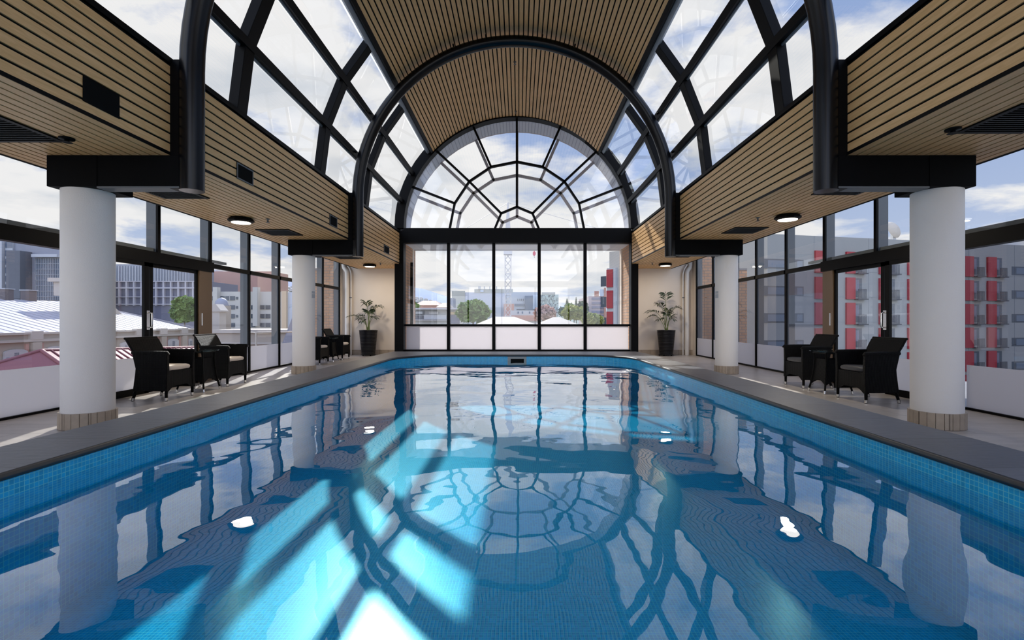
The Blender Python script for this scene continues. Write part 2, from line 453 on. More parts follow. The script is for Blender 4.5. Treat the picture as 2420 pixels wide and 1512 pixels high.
# ---- bulkheads (timber slatted boxes) left and right
PIT = .098
def bulkhead(side, xf, xs, sgn):
    root = struct(empty('ceiling_%s' % side))
    # inner vertical face
    b = MB(); z = ZS + .035
    k = 0
    while z < ZT - .05:
        b.box(xf, xf - sgn * .014, YB, YJ, z, min(z + PIT - .021, ZT - .045)); z += PIT; k += 1
    b.build('face_slats', 'oak', root)
    # soffit
    b = MB(); x = xf - sgn * .004
    while abs(x) < abs(xs) - .02:
        xe = x - sgn * (-(PIT - .014)) if False else x + (-sgn) * -(PIT - .014)
        xe = x + (PIT - .019) * (1 if xs > 0 else -1)
        if abs(xe) > abs(xs): xe = xs
        b.box(x, xe, YB, YE - .002, ZS, ZS + .010); x += PIT * (1 if xs > 0 else -1)
    b.build('soffit_slats', 'oak', root)
    d = 1 if xs > 0 else -1
    b = MB(); b.box(xf + d * .015, xs, YB, YJ, ZS + .015, ZT - .002); b.box(xf + d * .015, xs, YJ, YE - .002, ZS + .015, ZS + .3)
    b.build('backing', 'dark_backing', root)
    b = MB(); b.box(xf - d * .012, xf + d * .10, YB, YJ, ZT - .042, ZT + .012)
    b.box(xf - d * .002, xf + d * .012, YB, YJ, ZS + .002, ZS + .034)
    b.build('edge_trim', 'black', root)
    b = MB(); b.box(xs + d * .002, xs + d * .05, YB, YE, ZS - .002, ZT); b.box(xf + d * .1, xs + d * .7, YB, YE + .2, ZT, ZT + .1)
    b.build('roof_edge', 'black_matt', root)
    return root
bulkhead('left', XB[0], XS[0], 1); bulkhead('right', XB[1], XS[1], -1)

# ---- vault: timber ceiling strip, purlins, ribs, glass
RC = 3.35; RG = 3.42
TH = [0, 14.3, 28.8, 42.5]
def pol(deg, r, side=1): a = math.radians(deg); return (XC + side * r * math.cos(a), ZC + r * math.sin(a))
ceil = struct(empty('ceiling'))
b = MB(); a0 = 43.3; N = 56; step = (180 - 2 * a0) / N
for k in range(N):
    a1 = a0 + k * step + step * .13; a2 = a0 + (k + 1) * step - step * .13
    p = [pol(a1, RC), pol(a2, RC), pol(a2, RC + .014), pol(a1, RC + .014)]
    b.prism(p, YB, YJ + .02)
b.build('slats', 'oak', ceil)
b = MB()
for k in range(28):
    a1 = a0 - .5 + k * (181 - 2 * a0) / 28; a2 = a0 - .5 + (k + 1) * (181 - 2 * a0) / 28
    b.prism([pol(a1, RC + .016), pol(a2, RC + .016), pol(a2, RC + .15), pol(a1, RC + .15)], YB, YJ + .3)
b.build('backing', 'dark_backing', ceil)
b = MB()
for s in (-1, 1):
    b.prism([pol(42.3, RC - .015, s), pol(43.6, RC - .015, s), pol(43.6, RC + .16, s), pol(42.3, RC + .16, s)], YB, YJ)
b.build('edge_beam', 'black', ceil)

RIBY = [1.13, 3.77, 6.42, 9.06, 11.70]
rib0 = None
RIBNAMES = ['nearest to the camera', 'second', 'third', 'fourth', 'fifth and farthest']
for s, sn in ((-1, 'left'), (1, 'right')):
    for k, y in enumerate(RIBY):
        b = MB()
        for i in range(3):
            p = [pol(TH[i], RG, s), pol(TH[i + 1], RG, s), pol(TH[i + 1], RG + .13, s), pol(TH[i], RG + .13, s)]
            b.prism(p, y - .11, y + .11)
        o = b.build('roof_rib', 'black', bevel=.006)
        tag(o, 'black faceted roof rib over the %s bulkhead, %s' % (sn, ('%s along the pool' % RIBNAMES[k]) if k else 'nearest to the camera'), 'rib', 'roof ribs of the skylight')
# purlins
for s, sn in ((-1, 'left'), (1, 'right')):
    for j, nm in ((1, 'lower'), (2, 'upper')):
        root = empty('purlin', label='long black steel purlin, %s of the two, across the %s skylight' % (nm, sn), cat='purlin', group='skylight purlins')
        b = MB(); th = TH[j]; da = .85
        b.prism([pol(th - da, RG - .02, s), pol(th + da, RG - .02, s), pol(th + da, RG + .09, s), pol(th - da, RG + .09, s)], YB, YJ)
        b.build('bar', 'black', root)
        b = MB()
        b.prism([pol(th - 1.3, RG + .06, s), pol(th + 1.3, RG + .06, s), pol(th + 1.3, RG + .085, s), pol(th - 1.3, RG + .085, s)], YB, YJ)
        b.build('glazing_strip', 'galv', root)
        for yb in (5.15, 10.44):
            b = MB(); p0 = pol(th, RG + .02, s); p1 = pol(th, 3.37, s)
            b.tube([(p0[0], yb - .14, p0[1]), (p0[0], yb - .05, p0[1] - .0), (p1[0], yb, p1[1])], .022, 8)
            b.box(p0[0] - .03, p0[0] + .03, yb - .22, yb - .06, p0[1] - .055, p0[1] - .03)
            b.build('bracket', 'black', root)
# top glazing strip beside the timber
for s, nm in ((-1, 'left'), (1, 'right')):
    b = MB(); b.prism([pol(40.9, RG - .01, s), pol(42.2, RG - .01, s), pol(42.2, RG + .06, s), pol(40.9, RG + .06, s)], YB, YJ)
    struct(b.build('trim_skylight_' + nm, 'galv'))
YR = [YB] + RIBY + [YJ + .05]
for s in (-1, 1):
    for k in range(len(YR) - 1):
        wd = window()
        for j in range(3):
            p, q = pol(TH[j], RG + .1, s), pol(TH[j + 1], RG + .1, s)
            MB().quad((p[0], YR[k], p[1]), (p[0], YR[k + 1], p[1]), (q[0], YR[k + 1], q[1]), (q[0], YR[k], q[1])).build('glass_pane', 'glass', wd)

# ---- tubular arches with their beams and round columns
def arch(yt, where):
    root = empty('portal_arch', (XC, yt, 0), label='black tubular arch, %s' % where, cat='arch', group='tubular arches over the pool')
    zc = 3.655; R = 3.238; zb = 2.43
    pts = [(-R, 0, zb)] + [(-R, 0, zb + (zc - zb) * k / 4) for k in range(1, 4)]
    pts += [(-R * math.cos(PI * k / 48), 0, zc + R * math.sin(PI * k / 48)) for k in range(49)]
    pts += [(R, 0, zc - (zc - zb) * k / 4) for k in range(1, 5)]
    MB().tube(pts, .114, 28).build('tube', 'tube_black', root)
    for s, xb, xcap, xo in ((-1, XB[0] - XC, -4.25 - XC, -4.756 - XC), (1, XB[1] - XC, 4.13 - XC, 4.60 - XC)):
        b = MB(); b.box(s * (R + .06), xb, -.07, .07, zb + .01, 3.74); b.build('web_plate', 'black', root)
        b = MB(); b.box(s * (R + .02), xcap, -.075, .075, zb + .03, ZS - .002); b.box(xcap, xo, -.08, .40, zb + .03, ZS - .002)
        b.build('beam', 'black_matt', root, bevel=.004)
        b = MB(); b.box(s * (R + .03), xcap, -.08, .08, zb + .012, zb + .029); b.build('beam_soffit_plate', 'vent_grey', root)
    b = MB()
    for a in (68, 80, 100, 112):
        p = (math.cos(math.radians(a)), math.sin(math.radians(a)))
        b.tube([(p[0] * (R + .08), .0, zc + p[1] * (R + .08)), (p[0] * (R + .14), .0, zc + p[1] * (R + .19))], .02, 6); b.build('hanger', 'black', root); b = MB()
arch(5.15, 'nearer of the two, cut off by the top of the photo')
arch(10.44, 'farther of the two, seen whole in front of the end window')
COLS = [(-4.53, 5.30, 'front left of the pool', -1), (-4.53, 10.60, 'rear left of the pool', -1), (4.39, 5.30, 'front right of the pool', 1), (4.36, 10.60, 'rear right of the pool', 1)]
for x, y, nm, s in COLS:
    root = empty('column', (x, y, 0), label='round white column with a beige tile base at the %s' % nm, cat='column', group='white columns under the arches')
    MB().lathe([(.225, .165), (.225, 2.458)], seg=48).build('shaft', 'column_white', root)
    b = MB(); ns = 22
    for k in range(ns):
        a = 2 * PI * k / ns; a2 = 2 * PI * (k + .93) / ns; r = .246; ri = .20
        b.hexa([(ri * math.cos(a), ri * math.sin(a), 0.001), (r * math.cos(a), r * math.sin(a), 0.001), (r * math.cos(a2), r * math.sin(a2), 0.001), (ri * math.cos(a2), ri * math.sin(a2), 0.001)],
               [(ri * math.cos(a), ri * math.sin(a), .166), (r * math.cos(a), r * math.sin(a), .166), (r * math.cos(a2), r * math.sin(a2), .166), (ri * math.cos(a2), ri * math.sin(a2), .166)])
    b.lathe([(.232, 0.001), (.232, .164)], seg=32)
    b.build('tile_base', 'base_tile', root)
for x, y, sx, where in ((-4.53, 10.6, 1, 'left'), (4.36, 10.6, -1, 'right')):
    a = math.radians(-11 if sx > 0 else 190)
    b = MB(); secs = []
    for k in range(5):
        aa = a + math.radians(-14 + 7 * k); secs.append(aa)
    for k in range(4):
        r = .230
        b.quad((x + r * math.cos(secs[k]), y + r * math.sin(secs[k]), 1.58), (x + r * math.cos(secs[k + 1]), y + r * math.sin(secs[k + 1]), 1.58),
               (x + r * math.cos(secs[k + 1]), y + r * math.sin(secs[k + 1]), 1.72), (x + r * math.cos(secs[k]), y + r * math.sin(secs[k]), 1.72))
    o = b.build('notice_sign', 'sign_grey', fix=False)
    tag(o, 'small grey notice fixed to the rear %s white column' % where, 'sign', 'notices on the columns')
    b = MB()
    for zz0 in (1.66,):
        for k in range(4):
            r = .232
            q = [(x + r * math.cos(v), y + r * math.sin(v)) for v in (secs[k] + .02, secs[k + 1] - .02)]
            b.quad((*q[0], zz0), (*q[1], zz0), (*q[1], zz0 + .012), (*q[0], zz0 + .012))
    b.build('text_lines', 'pipe_white', o, fix=False)

# ================================================================== END FRAME AND WINDOWS
JX = [(-3.66, -3.40), (3.29, 3.50)]
fr = struct(empty('trim_end_frame'))
b = MB()
for x0, x1 in JX: b.box(x0, x1, YJ, YJ + .3, 0, ZC)
b.build('jamb', 'black', fr)
TB, TT = 3.388, 3.826
b = MB(); b.box(-3.40, 3.29, YJ, YJ + .3, TB, TT); b.build('transom', 'black', fr)
b = MB(); CZ = TT
for k in range(32):
    a1 = 180 * k / 32; a2 = 180 * (k + 1) / 32
    def pp(a, r): a = math.radians(a); return (-.055 + r * math.cos(a) * (3.345 / 3.26), CZ + r * math.sin(a))
    b.prism([pp(a1, 3.255), pp(a2, 3.255), pp(a2, 3.52), pp(a1, 3.52)], YJ, YJ + .3)
b.build('arch_ring', 'black', fr)
# rectangular window
YG = 15.0
w1 = window()
xs = [-3.40, -2.10, -.756, .595, 1.958, 3.29]
for x in xs[1:-1]: MB().box(x - .045, x + .045, YG - .06, YG + .06, .08, TB).build('mullion', 'black', w1)
MB().box(-3.40, 3.29, YG - .055, YG + .055, .94, 1.0).build('sill_rail', 'black', w1)
MB().box(-3.40, 3.29, YG - .055, YG + .055, .02, .245).build('bottom_rail', 'black', w1)
for i in range(5):
    MB().quad((xs[i], YG, 1.0), (xs[i + 1], YG, 1.0), (xs[i + 1], YG, TB), (xs[i], YG, TB)).build('glass_pane', 'glass', w1)
    MB().box(xs[i] + .045, xs[i + 1] - .045, YG - .004, YG + .004, .245, .94).build('frosted_panel', 'frosted', w1)
# fan window; the same fan is repeated in the outer arch
def fan(root, cx, y, rin, bw, mat, th=.05, outer=3.262, sx=1.026):
    def pt(deg, r): a = math.radians(deg); return Vector((cx + r * math.cos(a) * (sx if r > 3 else 1), y, CZ + r * math.sin(a)))
    def bar(p, q, name='glazing_bar', w_=bw):
        d = (q - p).normalized(); nrm = Vector((-d.z, 0, d.x)) * w_ / 2; p = p - d * w_ * .4; q = q + d * w_ * .4
        o4 = [p + nrm, q + nrm, q - nrm, p - nrm]
        b = MB(); b.prism([(v.x, v.z) for v in o4], y - th, y + th); b.build(name, mat, root)
    hub = [0, 45, 90, 135, 180]; mid = [22.5 * k for k in range(9)]
    for i in range(4): bar(pt(hub[i], .66), pt(hub[i + 1], .66), 'hub_bar')
    for i in range(8): bar(pt(mid[i], 2.0), pt(mid[i + 1], 2.0), 'ring_bar')
    for i in range(1, 8): bar(pt(mid[i], 2.0), pt(mid[i], outer), 'outer_spoke')
    for a in (45, 90, 135): bar(pt(a, .66), pt(a, 2.0), 'inner_spoke')
    return pt
w2 = window()
pt = fan(w2, -.07, YG, .66, .06, 'black')
b = MB(); poly = [tuple(pt(180 * k / 24, 3.27)) for k in range(25)]
b.add(poly, [tuple(range(25))]); b.build('glass_pane', 'glass', w2)

# outer porch beyond the window: brick reveals, white lined arch, second fan
YO = 16.4
pbr('porch_white', (.62, .62, .66), .7); pbr('porch_bar', (.42, .38, .40), .6)
brick('lining', (.50, .52, .58), (.48, .50, .56), (.30, .31, .36), .10, 30, .008, .7, 'XY', 0, .06)
porch = struct(empty('wall_porch'))
b = MB()
for k in range(32):
    a1 = 180 * k / 32; a2 = 180 * (k + 1) / 32
    b.prism([pp(a1, 3.42), pp(a2, 3.42), pp(a2, 3.54), pp(a1, 3.54)], YJ + .3, YO)
b.build('lining', 'lining', porch)
b = MB()
for k in range(32):
    a1 = 180 * k / 32; a2 = 180 * (k + 1) / 32
    b.prism([pp(a1, 3.42), pp(a2, 3.42), pp(a2, 3.9), pp(a1, 3.9)], YO, YO + .08)
b.build('outer_arch', 'porch_bar', porch)
b = MB()
for x0, x1 in ((-3.515, -3.43), (3.32, 3.355)): b.box(x0, x1, YJ + .31, YO + .25, -.5, CZ)
b.build('brick_reveal', 'orange_brick', porch)
b = MB(); b.box(-3.43, 3.32, YO - .0, YO + .1, TB - .0, TT); b.box(-3.43, 3.32, YJ + .3, YO + .1, TB + .02, TB + .12); b.build('outer_transom', 'porch_white', porch)
b = MB(); b.box(-3.43, 3.32, YO + .15, YO + .3, .85, .955); b.box(-3.43, 3.32, YJ + .31, YO + .3, -.5, -.1); b.build('ledge', 'porch_white', porch)
MB().tube([(-3.33, 15.6, .9), (-3.33, 15.6, 2.9)], .045, 10).build('drain_pipe', 'black', porch)
fan(porch, -.07, YO, .66, .085, 'porch_bar', .04, 3.42)

# ================================================================== SIDE GLASS WALLS
def px2y(x, px): return x * F / (px - VX)
for sgn, X, sn, ymul in ((-1, XG[0], 'left', [16.08 - 1.345 * k for k in range(16)]), (1, XG[1], 'right', [15.87 - 1.33 * k for k in range(16)])):
    o = sgn      # outward
    ymul = [y for y in ymul if y > YB]
    ydoor1 = ymul[5] if sn == 'left' else ymul[5]          # far door jamb
    ydoor0 = ymul[5] - 4 * (1.345 if sn == 'left' else 1.33)
    HT = 3.30
    edges = ymul + [YB]
    for k in range(len(edges) - 1):
        y1, y0 = edges[k], edges[k + 1]
        wd = window()
        b = MB(); lowz = 2.0 if (ydoor0 - .2 < y1 < ydoor1 - .3) else 0.0
        b.box(X - o * .03, X + o * .0, y1 - .032, y1 + .032, lowz, HT); b.build('mullion', 'black', wd)
        b = MB(); b.box(X + o * .008, X + o * .16, y1 - .025, y1 + .035, lowz, HT); b.build('outer_fin', 'vent_grey', wd)
        b = MB(); b.quad((X, y0, 2.16), (X, y1, 2.16), (X, y1, HT), (X, y0, HT)); b.build('upper_pane', 'glass', wd)
        door_zone = ydoor0 - .01 < y0 + .05 and y1 < ydoor1 + .05
        if not door_zone and y1 > ydoor1 - .1:
            MB().box(X - o * .045, X + o * .03, y0 + .032, y1 - .032, 2.085, 2.165).build('transom', 'black', wd)
            MB().quad((X, y0, .05), (X, y1, .05), (X, y1, 2.09), (X, y0, 2.09)).build('lower_pane', 'glass_tint' if sn == 'left' else 'glass_dark', wd)
            MB().box(X - o * .006, X - o * .002, y0 + .032, y1 - .032, .04, .555).build('frosted_panel', 'frosted', wd)
            MB().box(X - o * .03, X + o * .03, y0 + .032, y1 - .032, 0, .035).build('bottom_rail', 'black', wd)
    # header over the door run
    MB().box(X - o * .07, X + o * .05, YB, ydoor1 + .03, 2.0, 2.18).build('trim_door_head_%s' % sn, 'black')
    struct(bpy.data.objects['trim_door_head_%s' % sn])
    MB().box(X + o * .03, X + o * .9, YB, ydoor1 + .6, 2.20, 2.25).build('trim_canopy_%s' % sn, 'vent_grey')
    struct(bpy.data.objects['trim_canopy_%s' % sn])
    # doors: two leaves, then a fixed light towards the camera
    dr = struct(empty('door_1' if sn == 'left' else 'door_2'))
    u = (lambda px: px2y(X, px))
    if sn == 'left': yj0, yj1, s0, s1, la, lb = u(465), u(493), u(333), u(353), 6.50, 8.99
    else: yj0, yj1, s0, s1, la, lb = u(1974), u(1951), u(2107), u(2090), 6.33, 8.93
    MB().box(X - o * .05, X + o * .04, yj0, ydoor1, 0, 2.0).build('jamb', 'bronze', dr)
    latch = MB().box(X - o * .062, X - o * .05, yj0 + .04, yj0 + .075, 1.02, 1.24).build('latch', 'chrome', dr)
    for i, (ya, yb) in enumerate(((s1 - .02, yj0), (la, s1 - .10))):
        xo = X if i == 0 else X - o * .045
        leaf = empty('leaf'); leaf.parent = dr
        b = MB(); wst = .07
        b.box(xo - o * .02, xo + o * .02, ya, ya + (wst if i == 0 else wst), .0, 2.0)
        b.box(xo - o * .02, xo + o * .02, yb - wst * (.6 if i == 0 else 1.3), yb, .0, 2.0)
        b.box(xo - o * .02, xo + o * .02, ya, yb, .0, .10); b.box(xo - o * .02, xo + o * .02, ya, yb, 1.94, 2.0)
        b.build('leaf_frame', 'black', leaf)
        MB().quad((xo, ya + .03, .1), (xo, yb - .03, .1), (xo, yb - .03, 1.95), (xo, ya + .03, 1.95)).build('glass_pane', 'glass', leaf)
        MB().box(xo - o * .006, xo - o * .002, ya + .06, yb - .05, .10, .555).build('frosted_panel', 'frosted', leaf)
        yh = (s0 + s1) / 2 + (.04 if i == 0 else -.03)
        b = MB(); xi = xo - o * .02
        b.tube([(xi, yh, 1.0), (xi - o * .055, yh, 1.005), (xi - o * .06, yh, 1.03), (xi - o * .06, yh, 1.20), (xi - o * .055, yh, 1.225), (xi, yh, 1.23)], .010, 8)
        b.box(xi, xi - o * .004, yh - .03, yh + .03, .97, 1.26)
        b.build('handle', 'chrome', leaf)
    wd = window()
    MB().quad((X, YB, .03), (X, la, .03), (X, la, 2.0), (X, YB, 2.0)).build('lower_pane', 'glass_tint' if sn == 'left' else 'glass_dark', wd)
    MB().box(X - o * .006, X - o * .002, YB + .02, la - .03, .03, .555).build('frosted_panel', 'frosted', wd)
    MB().box(X - o * .03, X + o * .03, YB, la, 0, .028).build('bottom_rail', 'black', wd)

# ================================================================== CEILING FITTINGS
def ceiling_light(x, y, label):
    root = empty('ceiling_light', (x, y, ZS), label=label, cat='ceiling light', group='round lights under the bulkheads')
    MB().lathe([(.16, 0), (.195, -.03), (.195, -.055), (.16, -.075)], seg=12, smooth=False).build('housing', 'black', root)
    MB().lathe([(.145, -.070), (.14, -.084), (.07, -.090)], seg=24).build('diffuser', 'lamp_glow', root)
    return root
for x, y, lb in ((-4.52, 8.19, 'round black-rimmed lit ceiling light under the left bulkhead, nearer one'), (-4.42, 14.9, 'round black-rimmed lit ceiling light above the left potted palm'),
                 (4.24, 7.96, 'round black-rimmed lit ceiling light under the right bulkhead, nearer one'), (4.26, 14.7, 'round black-rimmed lit ceiling light above the right potted palm')):
    ceiling_light(x, y, lb)
    ld = bpy.data.lights.new('lamp', 'AREA'); ld.shape = 'DISK'; ld.size = .24; ld.energy = 20; ld.color = (1, .88, .70)
    lo = bpy.data.objects.new('lamp', ld); COL.objects.link(lo); lo.location = (x, y, ZS - .105)
def grille(x0, x1, y0, y1, label, d):
    cx, cy = (x0 + x1) / 2, (y0 + y1) / 2
    root = empty('air_grille', (cx, cy, ZS), label=label, cat='air grille', group='square air grilles in the soffits')
    a, c = (x1 - x0) / 2, (y1 - y0) / 2
    b = MB(); wv = .045
    b.box(-a, a, -c, -c + wv, -.014, 0); b.box(-a, a, c - wv, c, -.014, 0); b.box(-a, -a + wv, -c + wv, c - wv, -.014, 0); b.box(a - wv, a, -c + wv, c - wv, -.014, 0)
    b.build('frame', 'black', root)
    b = MB(); n = 12
    for k in range(n):
        y = -c + wv + (k + .5) * (2 * c - 2 * wv) / n
        b.hexa([(-a + wv, y - .014, -.012), (a - wv, y - .014, -.012), (a - wv, y - .008, -.012), (-a + wv, y - .008, -.012)],
               [(-a + wv, y + .008, .0), (a - wv, y + .008, .0), (a - wv, y + .014, .0), (-a + wv, y + .014, .0)])
    b.build('louvres', 'vent_grey', root)
    MB().box(-a + wv, a - wv, -c + wv, c - wv, -.002, 0).build('backing', 'dark_backing', root)
nth = ['nearest to the camera', 'beside the near arch', 'third from the camera', 'farthest, beside the end wall']
for k, (y0, y1) in enumerate(((4.06, 4.68), (6.26, 6.86), (9.2, 9.82), (12.98, 13.6))): grille(-4.82, -4.21, y0, y1, 'square black air grille in the left soffit, %s' % nth[k], 1)
for k, (y0, y1) in enumerate(((3.86, 4.46), (6.05, 6.65), (8.98, 9.6), (12.65, 13.25))): grille(3.85, 4.45, y0, y1, 'square black air grille in the right soffit, %s' % nth[k], -1)
for k, (y0, y1, fr_) in enumerate(((4.06, 4.43, 0), (6.27, 6.65, 1), (9.34, 9.72, 1), (13.1, 13.6, 1))):
    root = empty('wall_vent', (XB[0], (y0 + y1) / 2, ZS + .205), label='small rectangular black opening in the left timber bulkhead face, %s' % ['largest and nearest', 'second from the camera', 'third from the camera', 'farthest from the camera'][k], cat='vent', group='openings in the left bulkhead')
    h = (y1 - y0) / 2
    MB().box(.003, .008, -h, h, -.10, .10).build('opening', 'dark_backing', root)
    if fr_:
        b = MB(); e = .016
        b.box(.001, .014, -h, -h + e, -.10, .10); b.box(.001, .014, h - e, h, -.10, .10); b.box(.001, .014, -h + e, h - e, -.10, -.10 + e); b.box(.001, .014, -h + e, h - e, .10 - e, .10)
        b.build('frame', 'vent_grey', root)
def sprinkler(x, y, z, label):
    root = empty('sprinkler_head', (x, y, z), label=label, cat='sprinkler', group='sprinkler heads')
    MB().lathe([(.035, 0), (.035, -.008), (.012, -.012), (.012, -.05), (.03, -.055), (.03, -.06)], seg=12).build('body', 'vent_grey', root)
sprinkler(-4.12, 8.26, ZS, 'tiny sprinkler head beside the nearer left ceiling light')
sprinkler(-4.02, 14.6, ZS, 'tiny sprinkler head beside the far left ceiling light')
sprinkler(3.86, 8.15, ZS, 'tiny sprinkler head beside the nearer right ceiling light')
sprinkler(3.86, 14.6, ZS, 'tiny sprinkler head beside the far right ceiling light')
sprinkler(-.10, 11.7, ZC + RC, 'small sprinkler head on the vaulted ceiling behind the farther arch')
sprinkler(-.10, 14.45, ZC + RC, 'small sprinkler head on the vaulted ceiling just above the fan window')
def sensor(x, y, lb):
    root = empty('smoke_sensor', (x, y, ZS), label=lb, cat='smoke sensor', group='round soffit sensors')
    MB().lathe([(.06, 0), (.06, -.015), (.02, -.018), (.02, -.035), (.045, -.04)], seg=16).build('body', 'black', root)
sensor(-4.13, 4.60, 'small round black sensor under the left soffit beside the nearest grille')
sensor(3.77, 4.38, 'small round black sensor under the right soffit beside the nearest grille')
# down pipes in the corners of the end walls
for x, s, nm in ((-5.50, 1, 'left'), (5.36, -1, 'right')):
    root = empty('down_pipe', (x, YE - .10, 0), label='white painted drain pipe with an offset bend in the %s rear corner' % nm, cat='pipe', group='corner drain pipes')
    MB().tube([(0, 0, 0.001), (0, 0, 2.62), (s * -.01, 0, 2.68), (s * -.10, 0, 2.80), (s * -.11, 0, 2.86), (s * -.11, 0, 3.3)], .065, 16).build('main_pipe', 'pipe_white', root)
    MB().tube([(s * .12, .03, 0.001), (s * .12, .03, 2.6), (s * .08, .03, 2.75), (s * -.02, .03, 2.9)], .022, 10).build('thin_pipe', 'pipe_white', root)
    MB().box(s * .12 - .035, s * .12 + .035, -.03, .0, 1.83, 1.85).build('valve', 'vent_grey', root)

# ================================================================== FURNITURE
def make_chair(cushion):
    """front faces +x, origin on the floor under the seat centre"""
    root = empty('wicker_armchair')
    D, Wd = .23, .305          # half depth and half width at the feet
    def back_x(z):              # rear edge profile: waisted, flaring out above the arms
        if z < .45: return -D - .015 + .045 * (z / .45)
        if z < .67: return -D + .03 - .045 * ((z - .45) / .22)
        return -D - .015 - .105 * ((z - .67) / .19)
    # side panels
    for s in (-1, 1):
        b = MB(); zs = [.14, .22, .30, .38, .45, .52, .60, .665]
        rows = []
        for z in zs:
            yo = s * (Wd - .012 + .012 * abs(z - .4) / .3); yi = yo - s * .05
            rows.append([(back_x(z), yo, z), (D + .005, yo, z), (D + .005, yi, z), (back_x(z), yi, z)])
        b.loft(rows, smooth=False); b.build('side_panel', 'wicker', root, bevel=.006)
        b = MB(); z = .668; yy = s * (Wd - .02)
        b.tube([(back_x(.66) - .005, yy, z), (0, yy, z), (D, yy, z - .004), (D + .012, yy, z - .03)], .026, 10); b.build('arm_rest', 'wicker', root)
    # front apron with an arched lower edge
    b = MB(); N = 10
    for k in range(N):
        ya, yb = -Wd + .05 + (2 * Wd - .1) * k / N, -Wd + .05 + (2 * Wd - .1) * (k + 1) / N
        def zl(y):
            t_ = min(1, (Wd - .05 - abs(y)) / .13); return .13 + .065 * math.sin(t_ * PI / 2)
        b.hexa([(D - .025, ya, zl(ya)), (D, ya, zl(ya)), (D, yb, zl(yb)), (D - .025, yb, zl(yb))], [(D - .025, ya, .41), (D, ya, .41), (D, yb, .41), (D - .025, yb, .41)])
    b.build('front_apron', 'wicker', root)
    MB().box(-D + .0, D - .026, -Wd + .05, Wd - .05, .36, .41).build('seat', 'wicker', root)
    # backrest
    b = MB(); rows = []
    for z in (.15, .30, .45, .56, .67, .76, .84, .862):
        e = .03 if z > .67 else .0
        hw = Wd - .012 - (.0 if z < .67 else .0) + e * .3
        t_ = .035 if z < .85 else .02
        x = back_x(z)
        rows.append([(x, -hw, z), (x + t_, -hw, z), (x + t_, hw, z), (x, hw, z)])
    b.loft(rows, smooth=False); b.build('backrest', 'wicker', root, bevel=.008)
    b = MB(); b.tube([(back_x(.86) + .01, -Wd + .005, .86), (back_x(.86) + .01, Wd - .005, .86)], .017, 10); b.build('top_rail', 'wicker', root)
    # legs
    for sx in (-1, 1):
        for sy in (-1, 1):
            x = sx * (D - .02); y = sy * (Wd - .03); dx = -.03 if sx < 0 else 0
            b = MB(); b.tube([(x - dx * .3, y, .16), (x + dx, y, .045)], [.022, .019], 10); lg = b.build('leg', 'wicker', root)
            b = MB(); b.tube([(x + dx, y, .046), (x + dx * 1.3, y, .008)], .021, 12); b.build('foot_cap', 'chrome', lg)
            b = MB(); b.tube([(x + dx * 1.3, y, .009), (x + dx * 1.35, y, 0)], .017, 12); b.build('foot_pad', 'black', lg)
    # cushion
    b = MB(); rows = []
    for z, k in ((.412, .90), (.425, .98), (.45, 1.0), (.468, .97), (.478, .86)):
        pts = []
        hx, hy = (D + .0) * k, (Wd - .058) * k
        for q in range(32):
            a = 2 * PI * q / 32; c, s_ = math.cos(a), math.sin(a)
            pts.append((.012 + hx * math.copysign(abs(c) ** .35, c), hy * math.copysign(abs(s_) ** .35, s_), z + .004 * math.sin(q * 1.3)))
        rows.append(pts)
    b.loft(rows); b.build('cushion', cushion, root)
    return root
cream = make_chair('cream_cushion'); dark = make_chair('dark_cushion')
CH_ = [(cream, -5.06, 7.20, 0, 'black wicker armchair with cream cushion, nearest on the left, beside the front left column'),
       (None, -5.10, 8.72, 0, 'black wicker armchair with cream cushion, behind the glass side table on the left'),
       (None, -5.17, 12.80, 0, 'black wicker armchair with cream cushion, half hidden behind the rear left column'),
       (None, -5.17, 14.40, 0, 'black wicker armchair with cream cushion, farthest on the left near the potted palm')]
for i, (src, x, y, rz, lb) in enumerate(CH_):
    o = cream if i == 0 else copy_tree(cream)
    o.location = (x, y, 0); o.rotation_euler = (0, 0, rz); tag(o, lb, 'chair', 'cream cushioned wicker armchairs')
for i, (x, y, lb) in enumerate(((4.83, 7.02, 'black wicker armchair with dark cushion, nearer one on the right beside the column'), (4.85, 8.50, 'black wicker armchair with dark cushion, farther one on the right behind the side table'))):
    o = dark if i == 0 else copy_tree(dark)
    o.location = (x, y, 0); o.rotation_euler = (0, 0, PI + (.05 if i == 0 else 0)); tag(o, lb, 'chair', 'dark cushioned wicker armchairs')
